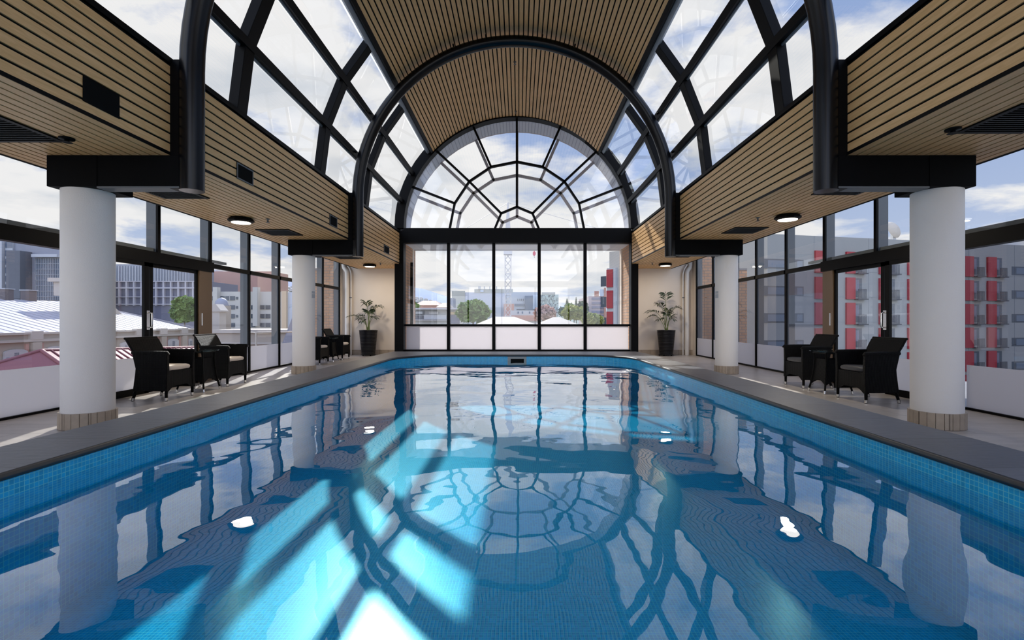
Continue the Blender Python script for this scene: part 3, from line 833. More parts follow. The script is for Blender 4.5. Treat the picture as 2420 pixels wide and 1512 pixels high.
def make_table():
    root = empty('side_table'); T, Bt = .15, .215
    def q(z): return T + (Bt - T) * (max(0, (.52 - z)) / .52) ** 1.8
    N = 8
    for ax in (0, 1):
        for s in (-1, 1):
            b = MB()
            for k in range(N):
                for zi in range(6):
                    fa, fb = -1 + 2 * k / N, -1 + 2 * (k + 1) / N
                    def zlow(f): return .12 + .08 * math.cos(f * PI / 2)
                    def P(f, zt, off):
                        z = zlow(f) + (.52 - zlow(f)) * zt; h = q(z)
                        return (f * h, s * (h + off), z) if ax == 0 else (s * (h + off), f * h, z)
                    z0, z1 = zi / 6, (zi + 1) / 6
                    b.quad(P(fa, z0, 0), P(fb, z0, 0), P(fb, z1, 0), P(fa, z1, 0))
                    b.quad(P(fa, z0, -.015), P(fb, z0, -.015), P(fb, z1, -.015), P(fa, z1, -.015))
            b.build('woven_panel', 'wicker', root, fix=False)
    for sx in (-1, 1):
        for sy in (-1, 1):
            pts = [(sx * q(z), sy * q(z), z) for z in (.62, .52, .40, .28, .18, .10, .045)]
            lg = MB().tube(pts, .014, 8).build('leg', 'wicker', root)
            e = pts[-1]; b = MB(); b.tube([(e[0], e[1], .046), (e[0] * 1.03, e[1] * 1.03, .004)], .018, 10); b.build('foot_cap', 'chrome', lg)
    b = MB(); b.box(-.17, .17, -.17, .17, .600, .618); b.build('top_frame', 'wicker', root)
    b = MB(); pts = []
    for k in range(40):
        a = 2 * PI * k / 40; c, s_ = math.cos(a), math.sin(a)
        pts.append((.25 * math.copysign(abs(c) ** .6, c), .25 * math.copysign(abs(s_) ** .6, s_)))
    b.prism(pts, .632, .642, axis='z'); b.build('glass_top', 'table_glass', root)
    b = MB(); 
    for sx in (-1, 1):
        for sy in (-1, 1): b.lathe([(.014, .618), (.014, .632)], (sx * .13, sy * .13, 0), 10)
    b.build('glass_pads', 'black', root)
    return root
tb = make_table()
for i, (x, y, lb) in enumerate(((-5.06, 7.96, 'square wicker side table with glass top between the near left armchairs'), (-5.16, 13.62, 'wicker side table with glass top between the far left armchairs'), (4.80, 7.78, 'wicker side table with glass top between the right armchairs'))):
    o = tb if i == 0 else copy_tree(tb)
    o.location = (x, y, 0); tag(o, lb, 'side table', 'glass topped wicker side tables')

# ---- potted palms
def palm(x, y, label, fronds, seed):
    rnd = random.Random(seed)
    root = empty('potted_palm', (x, y, 0), label=label, cat='potted plant', group='potted palms at the end walls')
    prof = [(.19, .045)]
    n = 17
    for k in range(n):
        z0 = .05 + .76 * k / n; z1 = .05 + .76 * (k + 1) / n; r0 = .205 + .075 * k / n; r1 = .205 + .075 * (k + 1) / n
        prof += [(r0 - .004, z0), (r0 + .006, z0 + .008), (r1 + .006, z1 - .008), (r1 - .004, z1)]
    prof += [(.262, .812), (.255, .80), (.25, .75)]
    MB().lathe(prof, seg=40, smooth=False).build('pot', 'pot_black', root)
    tr = MB().lathe([(.20, .028), (.235, .030), (.24, .045), (.20, .046)], seg=32).build('saucer', 'pot_black', root)
    for k in range(5):
        a = 2 * PI * k / 5 + .3; MB().tube([(.2 * math.cos(a) - .012, .2 * math.sin(a), .016), (.2 * math.cos(a) + .012, .2 * math.sin(a), .016)], .016, 12).build('castor', 'black', tr)
    b = MB(); b.lathe([(.25, .765), (.1, .775), (.01, .778)], seg=20)
    b.build('soil', 'soil', root)
    for (tx, ty, tz, nl, ll) in fronds:
        # stem from soil rising to the frond base, then arching rachis to the tip
        a0_ = rnd.uniform(0, 2 * PI); r0 = rnd.uniform(.01, .06)
        base = Vector((r0 * math.cos(a0_), r0 * math.sin(a0_), .77))
        tip = Vector((tx, ty, tz)); hor = Vector((tx, ty, 0))
        ctrl = Vector((tx * .35, ty * .35, max(tz, 1.1) + .12 + .10 * hor.length))
        P = []
        for k in range(15):
            u = k / 14; P.append(base * (1 - u) ** 2 + ctrl * 2 * u * (1 - u) + tip * u * u)
        fr_ = MB().tube(P, [.010 - .0075 * k / 14 for k in range(15)], 6).build('stem', 'stem_green', root)
        b = MB()
        for k in range(nl):
            u = .50 + .50 * (k + .5) / nl; j = u * 14; i0 = min(13, int(j)); p = P[i0].lerp(P[i0 + 1], j - i0); d = (P[i0 + 1] - P[i0]).normalized()
            sidev = d.cross(Vector((0, 0, 1)))
            if sidev.length < .1: sidev = Vector((1, 0, 0))
            sidev.normalize(); upv = sidev.cross(d)
            L = 1.35 * ll * (.55 + .45 * math.sin(PI * min(1, (u - .5) * 2 + .25)))
            for s in (-1, 1):
                out_ = (sidev * s * .80 + d * .62 + upv * .18 + Vector((rnd.uniform(-.1, .1), rnd.uniform(-.1, .1), rnd.uniform(-.08, .08)))).normalized()
                wv = .014 + .006 * rnd.random(); q = [p]
                wd_ = d.cross(out_).cross(out_).normalized() * wv
                m1 = p + out_ * L * .4; m2 = p + out_ * L * .78 + Vector((0, 0, -.13 * L)); m3 = p + out_ * L + Vector((0, 0, -.34 * L))
                b.add([p, m1 + wd_, m1 - wd_, m2 + wd_ * .75, m2 - wd_ * .75, m3], [(0, 1, 2), (1, 3, 4, 2), (3, 5, 4)])
        b.build('frond', 'leaf', fr_, fix=False)
palm(-4.74, 15.84, 'dark palm in a tall ribbed black pot by the left end wall, fronds drooping left', [
    (-.62, -.1, 1.22, 7, .20), (-.10, .05, 1.66, 9, .26), (.42, -.05, 1.52, 9, .24), (.05, -.15, 1.38, 8, .22), (-.25, -.2, 1.22, 8, .22),
    (.28, -.1, 1.18, 7, .2), (-.36, .1, 1.14, 8, .2), (.0, .2, 1.35, 8, .22), (-.15, -.25, 1.05, 6, .16), (.15, .1, 1.50, 8, .22)], 3)
palm(4.62, 15.84, 'taller green palm in a ribbed black pot by the right end wall, one frond upright', [
    (-.02, .0, 1.93, 9, .24), (-.30, -.1, 1.60, 8, .24), (-.62, -.15, 1.36, 9, .26), (-.52, .05, 1.22, 8, .24), (.40, -.1, 1.48, 9, .26),
    (.12, .1, 1.42, 8, .22), (-.28, -.1, 1.12, 7, .2), (.2, -.2, 1.12, 6, .18), (-.05, -.2, 1.30, 8, .22), (.25, .1, 1.22, 6, .2)], 5)

# ================================================================== OUTSIDE
pbr('ground', (.20, .21, .19), .9, noise=.3, nscale=.05)
pbr('metal_roof', (.40, .385, .41), .6)
pbr('cream_wall', (.42, .36, .29), .8, noise=.05, nscale=.5)
pbr('cream_trim', (.48, .43, .37), .8)
pbr('red_strip', (.45, .25, .20), .8)
pbr('red_roof', (.22, .07, .075), .6)
pbr('chimney_stone', (.16, .14, .14), .9)
pbr('win_white', (.48, .46, .45), .6)
pbr('win_dark', (.05, .065, .09), .15)
pbr('win_blue', (.10, .13, .18), .15)
pbr('win_purple', (.13, .13, .18), .3)
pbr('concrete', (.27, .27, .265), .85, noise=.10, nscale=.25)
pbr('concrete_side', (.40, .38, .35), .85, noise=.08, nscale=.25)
pbr('joint', (.25, .26, .27), .9)
pbr('red_panel', (.30, .018, .03), .5)
pbr('rail_dark', (.05, .05, .06), .5)
pbr('grey_block', (.26, .27, .31), .6, noise=.1, nscale=.6)  # base lightened so far blocks carry distance haze in the colour
pbr('dark_grey', (.13, .135, .155), .7, noise=.12, nscale=1.5)
pbr('pale_clad', (.46, .47, .50), .6)
pbr('grid_frame', (.44, .42, .46), .7)
pbr('office_beige', (.52, .49, .44), .8, noise=.04, nscale=.3)
pbr('pink_brick', (.50, .30, .24), .85, noise=.05, nscale=.6)
pbr('tan', (.56, .44, .31), .8)
pbr('pale_blue_wall', (.50, .55, .62), .7)
pbr('warehouse', (.47, .49, .54), .7)
pbr('warehouse_olive', (.42, .42, .38), .8, noise=.15, nscale=.2)
pbr('steel_grey', (.40, .42, .45), .6)
pbr('roof_pale', (.27, .245, .23), .8)
pbr('roof_pink', (.38, .25, .21), .8)
pbr('office_pink', (.38, .31, .33), .8)
pbr('office_band', (.15, .15, .22), .3)
pbr('crane_white', (.55, .53, .53), .5)
pbr('crane_red', (.50, .06, .09), .5)
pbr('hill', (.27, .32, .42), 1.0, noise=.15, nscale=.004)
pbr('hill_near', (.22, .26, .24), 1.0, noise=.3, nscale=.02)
pbr('tree_green', (.18, .27, .07), .8, noise=.5, nscale=.7)
pbr('tree_dark', (.05, .10, .05), .8, noise=.5, nscale=.7)
pbr('tree_yellow', (.34, .36, .10), .8, noise=.4, nscale=.7)
pbr('tree_pink', (.52, .34, .28), .8, noise=.4, nscale=.7)
pbr('bark', (.12, .09, .07), .9)
pbr('dome_grey', (.30, .31, .36), .5)
pbr('facade_green', (.38, .47, .44), .5)
pbr('terrace', (.45, .44, .42), .8)
GZ = -14.0
def at(px, py, y): return Vector(((px - VX) / F * y, y, CH + (VY - py) / F * y))
o = MB().box(-1500, 1500, -200, 1900, GZ - 1, GZ).build('ground', 'ground'); o['kind'] = 'structure'
# terrace slab just outside the side glass and the end window
for nm, x0, x1 in (('left', -9.5, -5.93), ('right', 5.78, 9.0)):
    struct(MB().box(x0, x1, YB, 17.5, -.6, -.12).build('trim_terrace_%s' % nm, 'terrace'))

class Facade:
    """wall plane through A and B (x,y); local x runs from A to B, local -y points out towards the pool"""
    def __init__(s, A, B):
        s.A = Vector(A); s.d = (Vector(B) - s.A); s.L = s.d.length; s.d.normalize(); s.rz = math.atan2(s.d.y, s.d.x)
    def s_at(s, px):
        k = (px - VX) / F                       # x = k*y
        # A.x + d.x*t = k*(A.y + d.y*t)
        return (k * s.A.y - s.A.x) / (s.d.x - k * s.d.y)
    def p(s, px, py):
        t_ = s.s_at(px); y = s.A.y + s.d.y * t_
        return t_, CH + (VY - py) / F * y
    def root(s, name, label, cat, group=None): return empty(name, (s.A.x, s.A.y, 0), s.rz, label, cat, group)

# ---------- hotel with red panels (right)
A_, B_ = (26.9, 54.6), (66.0, 63.7)
fh = Facade(A_, B_)
hr = fh.root('hotel_block', 'pale concrete hotel block with red panels and small balconies, right of the pool', 'building')
HZ = 10.5
MB().box(-.0, fh.L, 0, 14, GZ, HZ).build('wall', 'concrete', hr)
# end facade towards the big window
fw = Facade((12.35, 69.0), (26.9, 54.6))
th_ = fw.rz - fh.rz
c_, s_ = math.cos(th_), math.sin(th_)
def tolocal(pt):
    v = Vector(pt) - Vector(A_); return (v.x * math.cos(-fh.rz) - v.y * math.sin(-fh.rz), v.x * math.sin(-fh.rz) + v.y * math.cos(-fh.rz))
a_l = tolocal((12.35, 69.0)); b_l = tolocal((26.9, 54.6)); back = tolocal((20, 80))
b = MB(); b.prism([a_l, b_l, (12, 14), back], GZ, HZ, axis='z'); b.build('wing_wall', 'concrete_side', hr)
b = MB()
for s0 in [6.0 + 7.4 * k for k in range(5)]: b.box(s0, s0 + .07, -.02, 0, GZ, HZ)
for k in range(8): b.box(0, fh.L, -.02, 0, HZ - 3.9 - 2.85 * k, HZ - 3.83 - 2.85 * k)
b.build('panel_joints', 'joint', hr)
red0 = MB().box(0, 1, -.22, .0, 0, 2.45).build('red_panel', 'red_panel', hr)
win0 = MB().box(0, 1.05, -.03, .0, .2, 2.35).build('window', 'win_dark', hr); 
b = MB(); b.box(.12, .62, -.04, -.031, .9, 2.15); pane0 = b.build('pane', 'win_purple', win0)
bal0 = empty('balcony'); bal0.parent = hr
b = MB()
for k in range(11): b.box(.02 + .11 * k, .045 + .11 * k, -.55, -.52, .12, 1.15)
b.box(0, 1.15, -.56, -.51, 1.13, 1.18); b.build('railing', 'rail_dark', bal0)
MB().box(0, 1.4, -.58, -.0, .0, .12).build('slab', 'rail_dark', bal0)
first = [True]
cols = [(1924, 1), (1997.7, 0), (2076, 0), (2143.5, 0), (2205, 0), (2277, 0), (2331, 0)]
for ci, (cx, kind) in enumerate(cols):
    s0 = fh.s_at(cx)
    wpx = fh.s_at(cx + 20.5) - s0
    for r in range(7):
        z0 = HZ - 4.15 - 2.85 * r + (0 if r else .05)
        if z0 < -9: continue
        def put(src, x, z):
            if first[0]: c = src
            else:
                c = src.copy(); COL.objects.link(c)
                for k_ in kids(src): kk = k_.copy(); COL.objects.link(kk); kk.parent = c
            c.location = (x, 0, z); return c
        put(red0, s0, z0).scale = (wpx, 1, 1)
        put(win0, s0 + wpx + .02, z0 + .05); put(bal0, s0 + wpx + .02, z0 - .05)
        first[0] = False
sw0 = None
for (xa, xb) in ((1800, 1856), (1878, 1899), (2391, 2432)):
    for r in range(6):
        s0, s1 = fh.s_at(xa), fh.s_at(xb)
        z0 = HZ - 3.75 - 2.95 * r
        f_ = MB().box(s0, s1, -.02, 0, z0, z0 + 1.05).build('slot_window', 'win_dark', hr)
        MB().box(s0 + (s1 - s0) * .25, s1 - .15, -.03, -.021, z0 + .15, z0 + .9).build('pane', 'win_blue', f_)
# wing facade: red panels stacked, seen through the end window
wr = empty('wing_front'); wr.parent = hr; wr.location = (a_l[0], a_l[1], 0); wr.rotation_euler = (0, 0, th_)
for r in range(6):
    s0 = fw.s_at(1440); s1 = fw.s_at(1454); z0 = HZ - 4.9 - 2.85 * r
    MB().box(s0, s1, -.7, 0, z0, z0 + 2.4).build('red_panel', 'red_panel', wr)
    MB().box(s0 - 1.4, s0 - .5, -.05, 0, z0 + .2, z0 + 1.6).build('window', 'win_dark', wr)
b = MB(); s0 = fw.s_at(1439); s1 = fw.s_at(1455)
b.box(s0, s1 + .3, -.5, 0, GZ, HZ - 2.3); b.build('bay_shaft', 'steel_grey', wr)
o = empty('satellite_dish', at(2111, 566, 62), label='big pale satellite dish on the roof of the right hotel block', cat='satellite dish')
b = MB(); b.lathe([(.05, .5), (.6, .42), (.95, .22), (1.1, 0)], seg=24, caps=False); d_ = b.build('dish', 'cream_trim', o, fix=False); d_.rotation_euler = (math.radians(70), 0, .4); d_.location = (0, 0, 1.2)
MB().box(-.2, .2, -.2, .2, -.54, 1.2).build('stand', 'steel_grey', o)

# ---------- brick walls just outside the rear corners
for nm, x0, x1, x2 in (('left', -5.95, -6.42, -7.15), ('right', 5.78, 6.35, 7.3)):
    r_ = empty('brick_wall', (0, 0, 0), label='orange brick wall outside the %s rear corner glass' % nm, cat='wall', group='brick corner walls')
    MB().box(x0, x1, YE - .05, YE + .5, -.12, 4.6).build('tall_pier', 'orange_brick', r_)
    MB().box(x1, x2, YE - .05, YE + .45, -.12, 2.72).build('low_part', 'orange_brick', r_)
    MB().box(x1, x2, YE - .07, YE + .48, 2.72, 2.78).build('coping', 'roof_pale', r_)
# hand rail on the left terrace
hr2 = empty('hand_rail', (0, 0, 0), label='pale metal handrail on the terrace outside the left glass', cat='railing')
b = MB(); b.tube([(-8.3, 15.9, .72), (-7.6, 17.4, .72)], .03, 8); b.tube([(-8.3, 15.9, -.12), (-8.3, 15.9, .72)], .025, 8); b.tube([(-8.3, 15.9, .72), (-9.3, 17.2, .72)], .02, 8)
b.build('rail', 'cream_trim', hr2)
b = MB()
for k in range(9): b.tube([(-8.2 + .06 * k, 16.1 + .13 * k, -.12), (-8.2 + .06 * k, 16.1 + .13 * k, .3)], .012, 6)
b.build('balusters', 'cream_trim', hr2)

# ---------- heritage hall with white metal roof (left)
HX = -25.0
root = empty('heritage_hall', (HX, 0, 0), label='cream old hall with arched windows, parapet and broad white metal roof', cat='building')
y0h, y1h = 16.0, 39.6; zp = CH - .0269 * 25
b = MB(); b.box(-16, 0, y0h, y1h, GZ, zp - .05); b.build('wall', 'cream_wall', root)
b = MB(); b.box(-.1, .18, y0h, y1h, zp - .42, zp - .30); b.box(-.1, .14, y0h, y1h, zp - .04, zp + .06); b.box(-.1, .1, y0h, y1h, zp - 1.55, zp - 1.45)
b.build('cornice', 'cream_trim', root)
b = MB(); zr = CH + .0416 * 33
b.add([(-.1, y0h, zp - .1), (-.1, y1h, zp - .1), (-8, y1h - 2, zr), (-8, y0h, zr), (-16, y0h, zp - .1), (-16, y1h, zp - .1)], [(0, 1, 2, 3), (3, 2, 5, 4), (1, 5, 2)])
b.build('roof', 'metal_roof', root, fix=False)
b = MB()
for k in range(42):
    y = y0h + k * .6; 
    b.tube([(-.1, y, zp - .08), (-8, min(y, y1h - 2), zr + .005)], .012, 4, cap=False, smooth=False)
b.build('roof_ribs', 'metal_roof', root)
for px in (12, 68): 
    yy = 33 * F / (VX - px); ch = empty('roof_vent'); ch.parent = root; ch.location = (-8, yy, zr - .2)
    MB().box(-.28, .28, -.28, .28, 0, .85).build('vent_body', 'chimney_stone', ch)
    MB().box(-.33, .33, -.33, .33, .82, .88).build('vent_cap', 'steel_grey', ch)
for px in (80, 326, 382, 432):
    yy = 25 * F / (VX - px); MB().box(-.15, .20, yy - .32, yy + .32, zp - .3, zp + .12).build('pilaster_cap', 'cream_trim', root)
    MB().box(-.1, .2, yy - .24, yy + .24, GZ, zp - .45).build('pilaster', 'cream_wall', root)
    for d_ in (-.5, .32): MB().box(-.05, .08, yy + d_, yy + d_ + .16, GZ, zp - .5).build('red_brick_strip', 'red_strip', root)
def arched_window(px0, px1, pyt, pyb, three=True):
    ya, yb = 25 * F / (VX - px0), 25 * F / (VX - px1); ym = (ya + yb) / 2
    zt = CH + (VY - pyt) / F * ym; zb_ = CH + (VY - pyb) / F * ym
    pl = [(ya, zb_), (yb, zb_)]; rise = (zt - zb_) * .28
    for k in range(9):
        a = PI * k / 8; pl.append((ym + (yb - ya) / 2 * math.cos(a), zt - rise + rise * math.sin(a)))
    b = MB(); b.prism(pl, .02, .12, axis='x'); fr_ = b.build('window_frame', 'win_white', root)
    n = 3 if three else 1; wv = (yb - ya) / (n + .0)
    for k in range(n):
        c0 = ya + wv * k + wv * .18; c1 = ya + wv * (k + 1) - wv * .18; zt2 = zt - (.16 if (n == 1 or k == 1) else .38)
        for i in range(3):
            for j in range(4):
                u0 = c0 + (c1 - c0) * i / 3 + .02; u1 = c0 + (c1 - c0) * (i + 1) / 3 - .02
                v0 = zb_ + .1 + (zt2 - zb_ - .1) * j / 4 + .02; v1 = zb_ + .1 + (zt2 - zb_ - .1) * (j + 1) / 4 - .02
                if i == 0 and j == 0: pb = MB()
                pb.box(.125, .14, u0, u1, v0, v1)
        pb.build('pane', 'win_blue', fr_)
arched_window(5, 61, 825, 853); arched_window(109, 141, 818, 830); arched_window(281, 305, 808, 830); arched_window(393, 419, 800, 821); arched_window(443, 452, 800, 818, False)
# gable, chimneys on the far end of the hall
b = MB(); b.prism([(33.6, zp), (39.5, zp), (39.3, zp + .9), (37.6, zp + 1.1), (36.2, zp + 2.2), (35.2, zp + 2.7), (34.3, zp + 2.9), (33.6, zp + 2.9)], -5.2, -4.6, axis='x'); b.build('gable_parapet', 'cream_trim', root)
b = MB(); b.box(-5.5, -4.4, 33.0, 35.2, zp + 2.3, zp + 3.35); b.box(-5.7, -4.2, 32.8, 35.4, zp + 3.2, zp + 3.45); b.build('chimney', 'cream_trim', root)
MB().box(-3.2, -2.4, 32.2, 33.2, zp, zp + 1.7).build('chimney', 'cream_wall', root)
# pedimented end pavilion with a small dome
pv = empty('end_pavilion', at(509, 764, 40), label='white classical pavilion with triangular pediment beside the old hall', cat='building'); pv.scale = (.5, .5, .5)
MB().box(-1.3, 1.0, -.6, 1.2, 2 * GZ, 1.95).build('wall', 'cream_trim', pv)
b = MB(); b.box(-1.55, 1.35, -.8, 1.4, 1.85, 2.05); b.prism([(-1.5, 2.05), (1.3, 2.05), (.5, 3.05), (.2, 3.05)], -.75, 1.3); b.build('pediment', 'cream_trim', pv)
b = MB(); b.lathe([(1.0, 0), (1.0, .25), (.9, .7), (.6, 1.1), (.2, 1.3), (.02, 1.34)], (-.9, 3.2, 2.9), 24); b.build('dome', 'dome_grey', pv)
MB().box(-1.9, .1, 2.2, 4.2, 2 * GZ, 2.9).build('dome_base', 'cream_wall', pv)
# low cream building with parapet right of the pavilion
lw = empty('low_cream_building', at(590, 800, 38), label='low cream building with red brick panels behind the near left mullions', cat='building')
zt = at(590, 779, 38).z - at(590, 800, 38).z
MB().box(-3.0, 4.6, 0, 6, GZ, zt).build('wall', 'cream_wall', lw)
MB().box(-3.1, 4.8, -.15, .1, zt - .25, zt).build('cornice', 'cream_trim', lw); MB().box(-3.1, 4.8, -.12, .1, zt - 1.1, zt - .95).build('lower_cornice', 'cream_trim', lw)
for x in (-2.6, -.2, 2.3): MB().box(x, x + 1.9, -.08, .0, zt - 3.6, zt - 1.25).build('red_brick_panel', 'red_strip', lw)
# dark sloping roof beside it
dk = empty('dark_gable', at(688, 800, 30), label='dark slate gable roof seen just left of the rear left column', cat='roof')
b = MB(); b.prism([(-1.6, -3), (2.6, -3), (2.6, 1.35), (.35, 1.55), (.1, 1.35)], 0, 5); b.build('roof', 'grey_block', dk)
# red metal roof in the foreground left
rr = empty('red_roof_building', (0, 0, 0), label='low building with a maroon ribbed metal roof close outside the left glass', cat='building')
p1 = at(98, 828, 17.5); p2 = at(520, 819, 27); p0 = at(-60, 905, 15.0)
b = MB()
q0 = Vector((p1.x + 4.8, p1.y - 2.0, p1.z - 1.9)); q1 = Vector((p2.x + 4.6, p2.y - 2, p2.z - 1.9)); q2 = Vector((p1.x - 4, p1.y - 3.5, p1.z - 1.9)); q3 = Vector((p2.x - 5, p2.y, p2.z - 1.9)); q4 = Vector((p1.x + 3.5, p1.y - 6, p1.z - 1.9))
b.add([p1, p2, q1, q0, q2, q3], [(0, 1, 2, 3), (0, 3, 4), (0, 4, 5, 1)]); b.build('roof', 'red_roof', rr, fix=False)
b = MB()
for k in range(30):
    u = k / 29; b.tube([p1.lerp(p2, u) + Vector((0, 0, .02)), q0.lerp(q1, u) + Vector((0, 0, .02))], .03, 4, cap=False)
b.tube([p1, p2], .07, 6); b.tube([p1, q2], .07, 6); b.tube([p1, q0], .07, 6); b.build('roof_ribs', 'red_roof', rr)
b = MB(); b.hexa([(q2.x, q2.y, GZ), (q0.x, q0.y, GZ), (q1.x, q1.y, GZ), (q3.x, q3.y, GZ)], [q2, q0, q1, q3]); b.build('wall', 'red_strip', rr)

# ---------- office blocks behind the hall
def block(name, label, cat, A, B, depth, ztop_px, mat, ref_px=None):
    f = Facade(A, B); r = f.root(name, label, cat); y = A[1]
    zt = CH + (VY - ztop_px) / F * (f.A.y + f.d.y * (f.s_at(ref_px) if ref_px else 0))
    MB().box(0, f.L, 0, depth, GZ, zt).build('wall', mat, r); return f, r, zt
def bx(f, r, px0, px1, py0, py1, name, mat, d=.1, parent=None):
    s0, z1 = f.p(px0, py0); s1, z0 = f.p(px1, py1)
    return MB().box(s0, s1, -d, 0, z0, z1).build(name, mat, parent or r)
D = 90
fa, ra, za = block('glass_office_tower', 'grey and glass office tower behind the white roof, far left', 'building', at(-40, 0, D)[:2], at(146, 0, D)[:2], 12, 566, 'grey_block')
bx(fa, ra, -38, 15, 572, 707, 'pale_cladding', 'pale_clad', .8)
bx(fa, ra, 16, 34, 570, 707, 'stair_bay', 'steel_grey', .3)
for k in range(6): bx(fa, ra, 17, 33, 572 + 20 * k, 586 + 20 * k, 'window', 'win_blue', .35)
bx(fa, ra, 44, 76, 596, 707, 'stone_shaft', 'dark_grey', 2.2)
gl = bx(fa, ra, 88, 145, 610, 709, 'curtain_wall', 'win_blue', .3)
b = MB()
for k in range(15):
    s0, z1 = fa.p(88 + 4 * k, 610); s1, z0 = fa.p(88.7 + 4 * k, 709); b.box(s0, s1, -.42, -.3, z0, z1)
for k in range(8):
    s0, z1 = fa.p(88, 610 + 13 * k); s1, z0 = fa.p(145, 610.8 + 13 * k); b.box(s0, s1, -.42, -.3, z0, z1)
b.build('curtain_bars', 'steel_grey', gl)
bx(fa, ra, 86, 146, 602, 609, 'roof_fascia', 'pale_clad', 1.0)
# behind-column office with a pale frame grid
D = 105
fb, rb, zb_ = block('grid_office_block', 'mauve office block with a pale square window grid above the white roof', 'building', at(262, 0, D)[:2], at(486, 0, D)[:2], 12, 664, 'win_purple')
b = MB()
for k in range(13):
    s0, z1 = fb.p(266 + 17.4 * k, 664); s1, z0 = fb.p(269.6 + 17.4 * k, 722); b.box(s0, s1, -.5, 0, z0, z1)
for py, h in ((664, 2.5), (679, 3), (701, 1.6), (718, 2)):
    s0, z1 = fb.p(264, py); s1, z0 = fb.p(484, py + h); b.box(s0, s1, -.55, 0, z0, z1)
b.build('frame_grid', 'grid_frame', rb)
fb2, rb2, z2 = block('glazed_upper_block', 'tall hazy glazed office behind the grid office block', 'building', at(225, 0, 125)[:2], at(448, 0, 125)[:2], 10, 624, 'grey_block')
b = MB()
for k in range(28):
    s0, z1 = fb2.p(262 + 6.6 * k, 628); s1, z0 = fb2.p(263.2 + 6.6 * k, 664); b.box(s0, s1, -.3, 0, z0, z1)
b.build('mullions', 'pale_clad', rb2)
# beige office with strip windows, brick block on top
D = 80
fc, rc, zc2 = block('beige_office_block', 'beige office block with strip windows, seen through the left glass bays', 'building', at(488, 0, D)[:2], at(664, 0, D)[:2], 18, 689, 'office_beige')
for px0, px1 in ((511, 521), (604, 615)): bx(fc, rc, px0, px1, 679, 770, 'shaft', 'office_beige', .9)
for r, py in enumerate((699.5, 721, 742, 763)):
    for px0, px1 in ((494, 511), (522, 555), (585, 603), (616, 639)):
        if r == 0 and px0 > 580: continue
        w_ = bx(fc, rc, px0, px1, py, py + 10, 'strip_window', 'win_dark', .12)
        b = MB(); n = max(2, round((px1 - px0) / 9.5))
        for k in range(1, n):
            s0, z1 = fc.p(px0 + (px1 - px0) * k / n - .5, py); s1, z0 = fc.p(px0 + (px1 - px0) * k / n + .5, py + 10); b.box(s0, s1, -.16, -.12, z0, z1)
        b.build('window_bars', 'office_beige', w_)
    if r < 3: bx(fc, rc, 558, 562.5, py + 2, py + 8, 'small_window', 'win_dark', .12)
fd, rd, zd = block('brick_office_block', 'pinkish brick block rising behind the beige office', 'building', at(440, 0, 140)[:2], at(642, 0, 140)[:2], 10, 641, 'pink_brick')
b = MB()
for p0_, p1_ in ((440, 500), (596, 612)):
    s0, z1 = fd.p(p0_, 636 if p0_ < 500 else 644); s1, z0 = fd.p(p1_, 660); b.box(s0, s1, 2, 8, z0, z1)
b.build('plant_room', 'pale_blue_wall', rd)
bx(fd, rd, 495, 531, 669, 690, 'white_plant_screen', 'pale_clad', 1.5)
fe, re_, ze = block('tan_side_building', 'tan and pale blue tall walls just left of the rear left column', 'building', at(658, 0, 60)[:2], at(720, 0, 60)[:2], 12, 690, 'pale_blue_wall')
bx(fe, re_, 658, 668, 690, 800, 'cream_strip', 'office_beige', .3); bx(fe, re_, 669, 680, 688, 800, 'tan_strip', 'tan', .4)

# ---------- view through the end window
fk, rk, zk = block('warehouse_building', 'large pale grey factory building with a beige flank behind the round tree', 'building', at(1098, 0, 130)[:2], at(1195, 0, 130)[:2], 15, 690.5, 'warehouse')
bx(fk, rk, 1068, 1099, 687.5, 735, 'beige_flank', 'warehouse_olive', .2)
bx(fk, rk, 1121, 1212, 683, 692, 'roof_level', 'warehouse_olive', .1)
for px in (1131, 1134, 1144, 1157, 1173): bx(fk, rk, px, px + 1.6, 677, 684, 'flue', 'steel_grey', .6)
bx(fk, rk, 1135, 1143, 685, 690, 'roof_louvre', 'pale_blue_wall', .3)
bx(fk, rk, 1136, 1192, 726, 756, 'lower_doors', 'steel_grey', .1)
for px in (1157, 1161, 1167, 1186): bx(fk, rk, px, px + 1.2, 726, 756, 'door_post', 'pale_clad', .3)
bx(fk, rk, 1191, 1215, 718, 757, 'red_corner', 'red_strip', .5)
fm, rm, zm = block('campus_building', 'long grey campus building with a blue glass entrance right of the crane', 'building', at(1190, 0, 150)[:2], at(1272, 0, 150)[:2], 20, 690, 'steel_grey')
for px in (1223, 1228, 1232, 1236): bx(fm, rm, px, px + 1.4, 706, 711, 'slit_window', 'win_dark', .15)
bx(fm, rm, 1216, 1240, 718, 723, 'strip_window', 'win_blue', .2); bx(fm, rm, 1221, 1241, 730, 733, 'strip_window', 'win_dark', .2)
bx(fm, rm, 1240.5, 1259.5, 699, 733, 'glass_entrance', 'win_blue', .8)
bx(fm, rm, 1259.5, 1273, 697, 730, 'pale_glass', 'pale_blue_wall', 1.0)
fn, rn, zn = block('patterned_glass_building', 'cube building with a mosaic-like green glass facade behind the pink tree', 'building', at(1276, 0, 140)[:2], at(1320, 0, 140)[:2], 8, 696, 'facade_green')
bx(fn, rn, 1280, 1312, 690.5, 696, 'roof_plant', 'warehouse_olive', .1)
rnd = random.Random(4)
b = MB()
for i in range(26):
    for j in range(16):
        if rnd.random() < .42:
            px, py = 1277 + 1.62 * i, 697 + 3.1 * j
            s0, z1 = fn.p(px + rnd.uniform(0, .5), py); s1, z0 = fn.p(px + rnd.uniform(.9, 1.5), py + rnd.uniform(1.5, 2.9)); b.box(s0, s1, -.12, 0, z0, z1)
b.build('dark_facets', 'win_dark', rn)
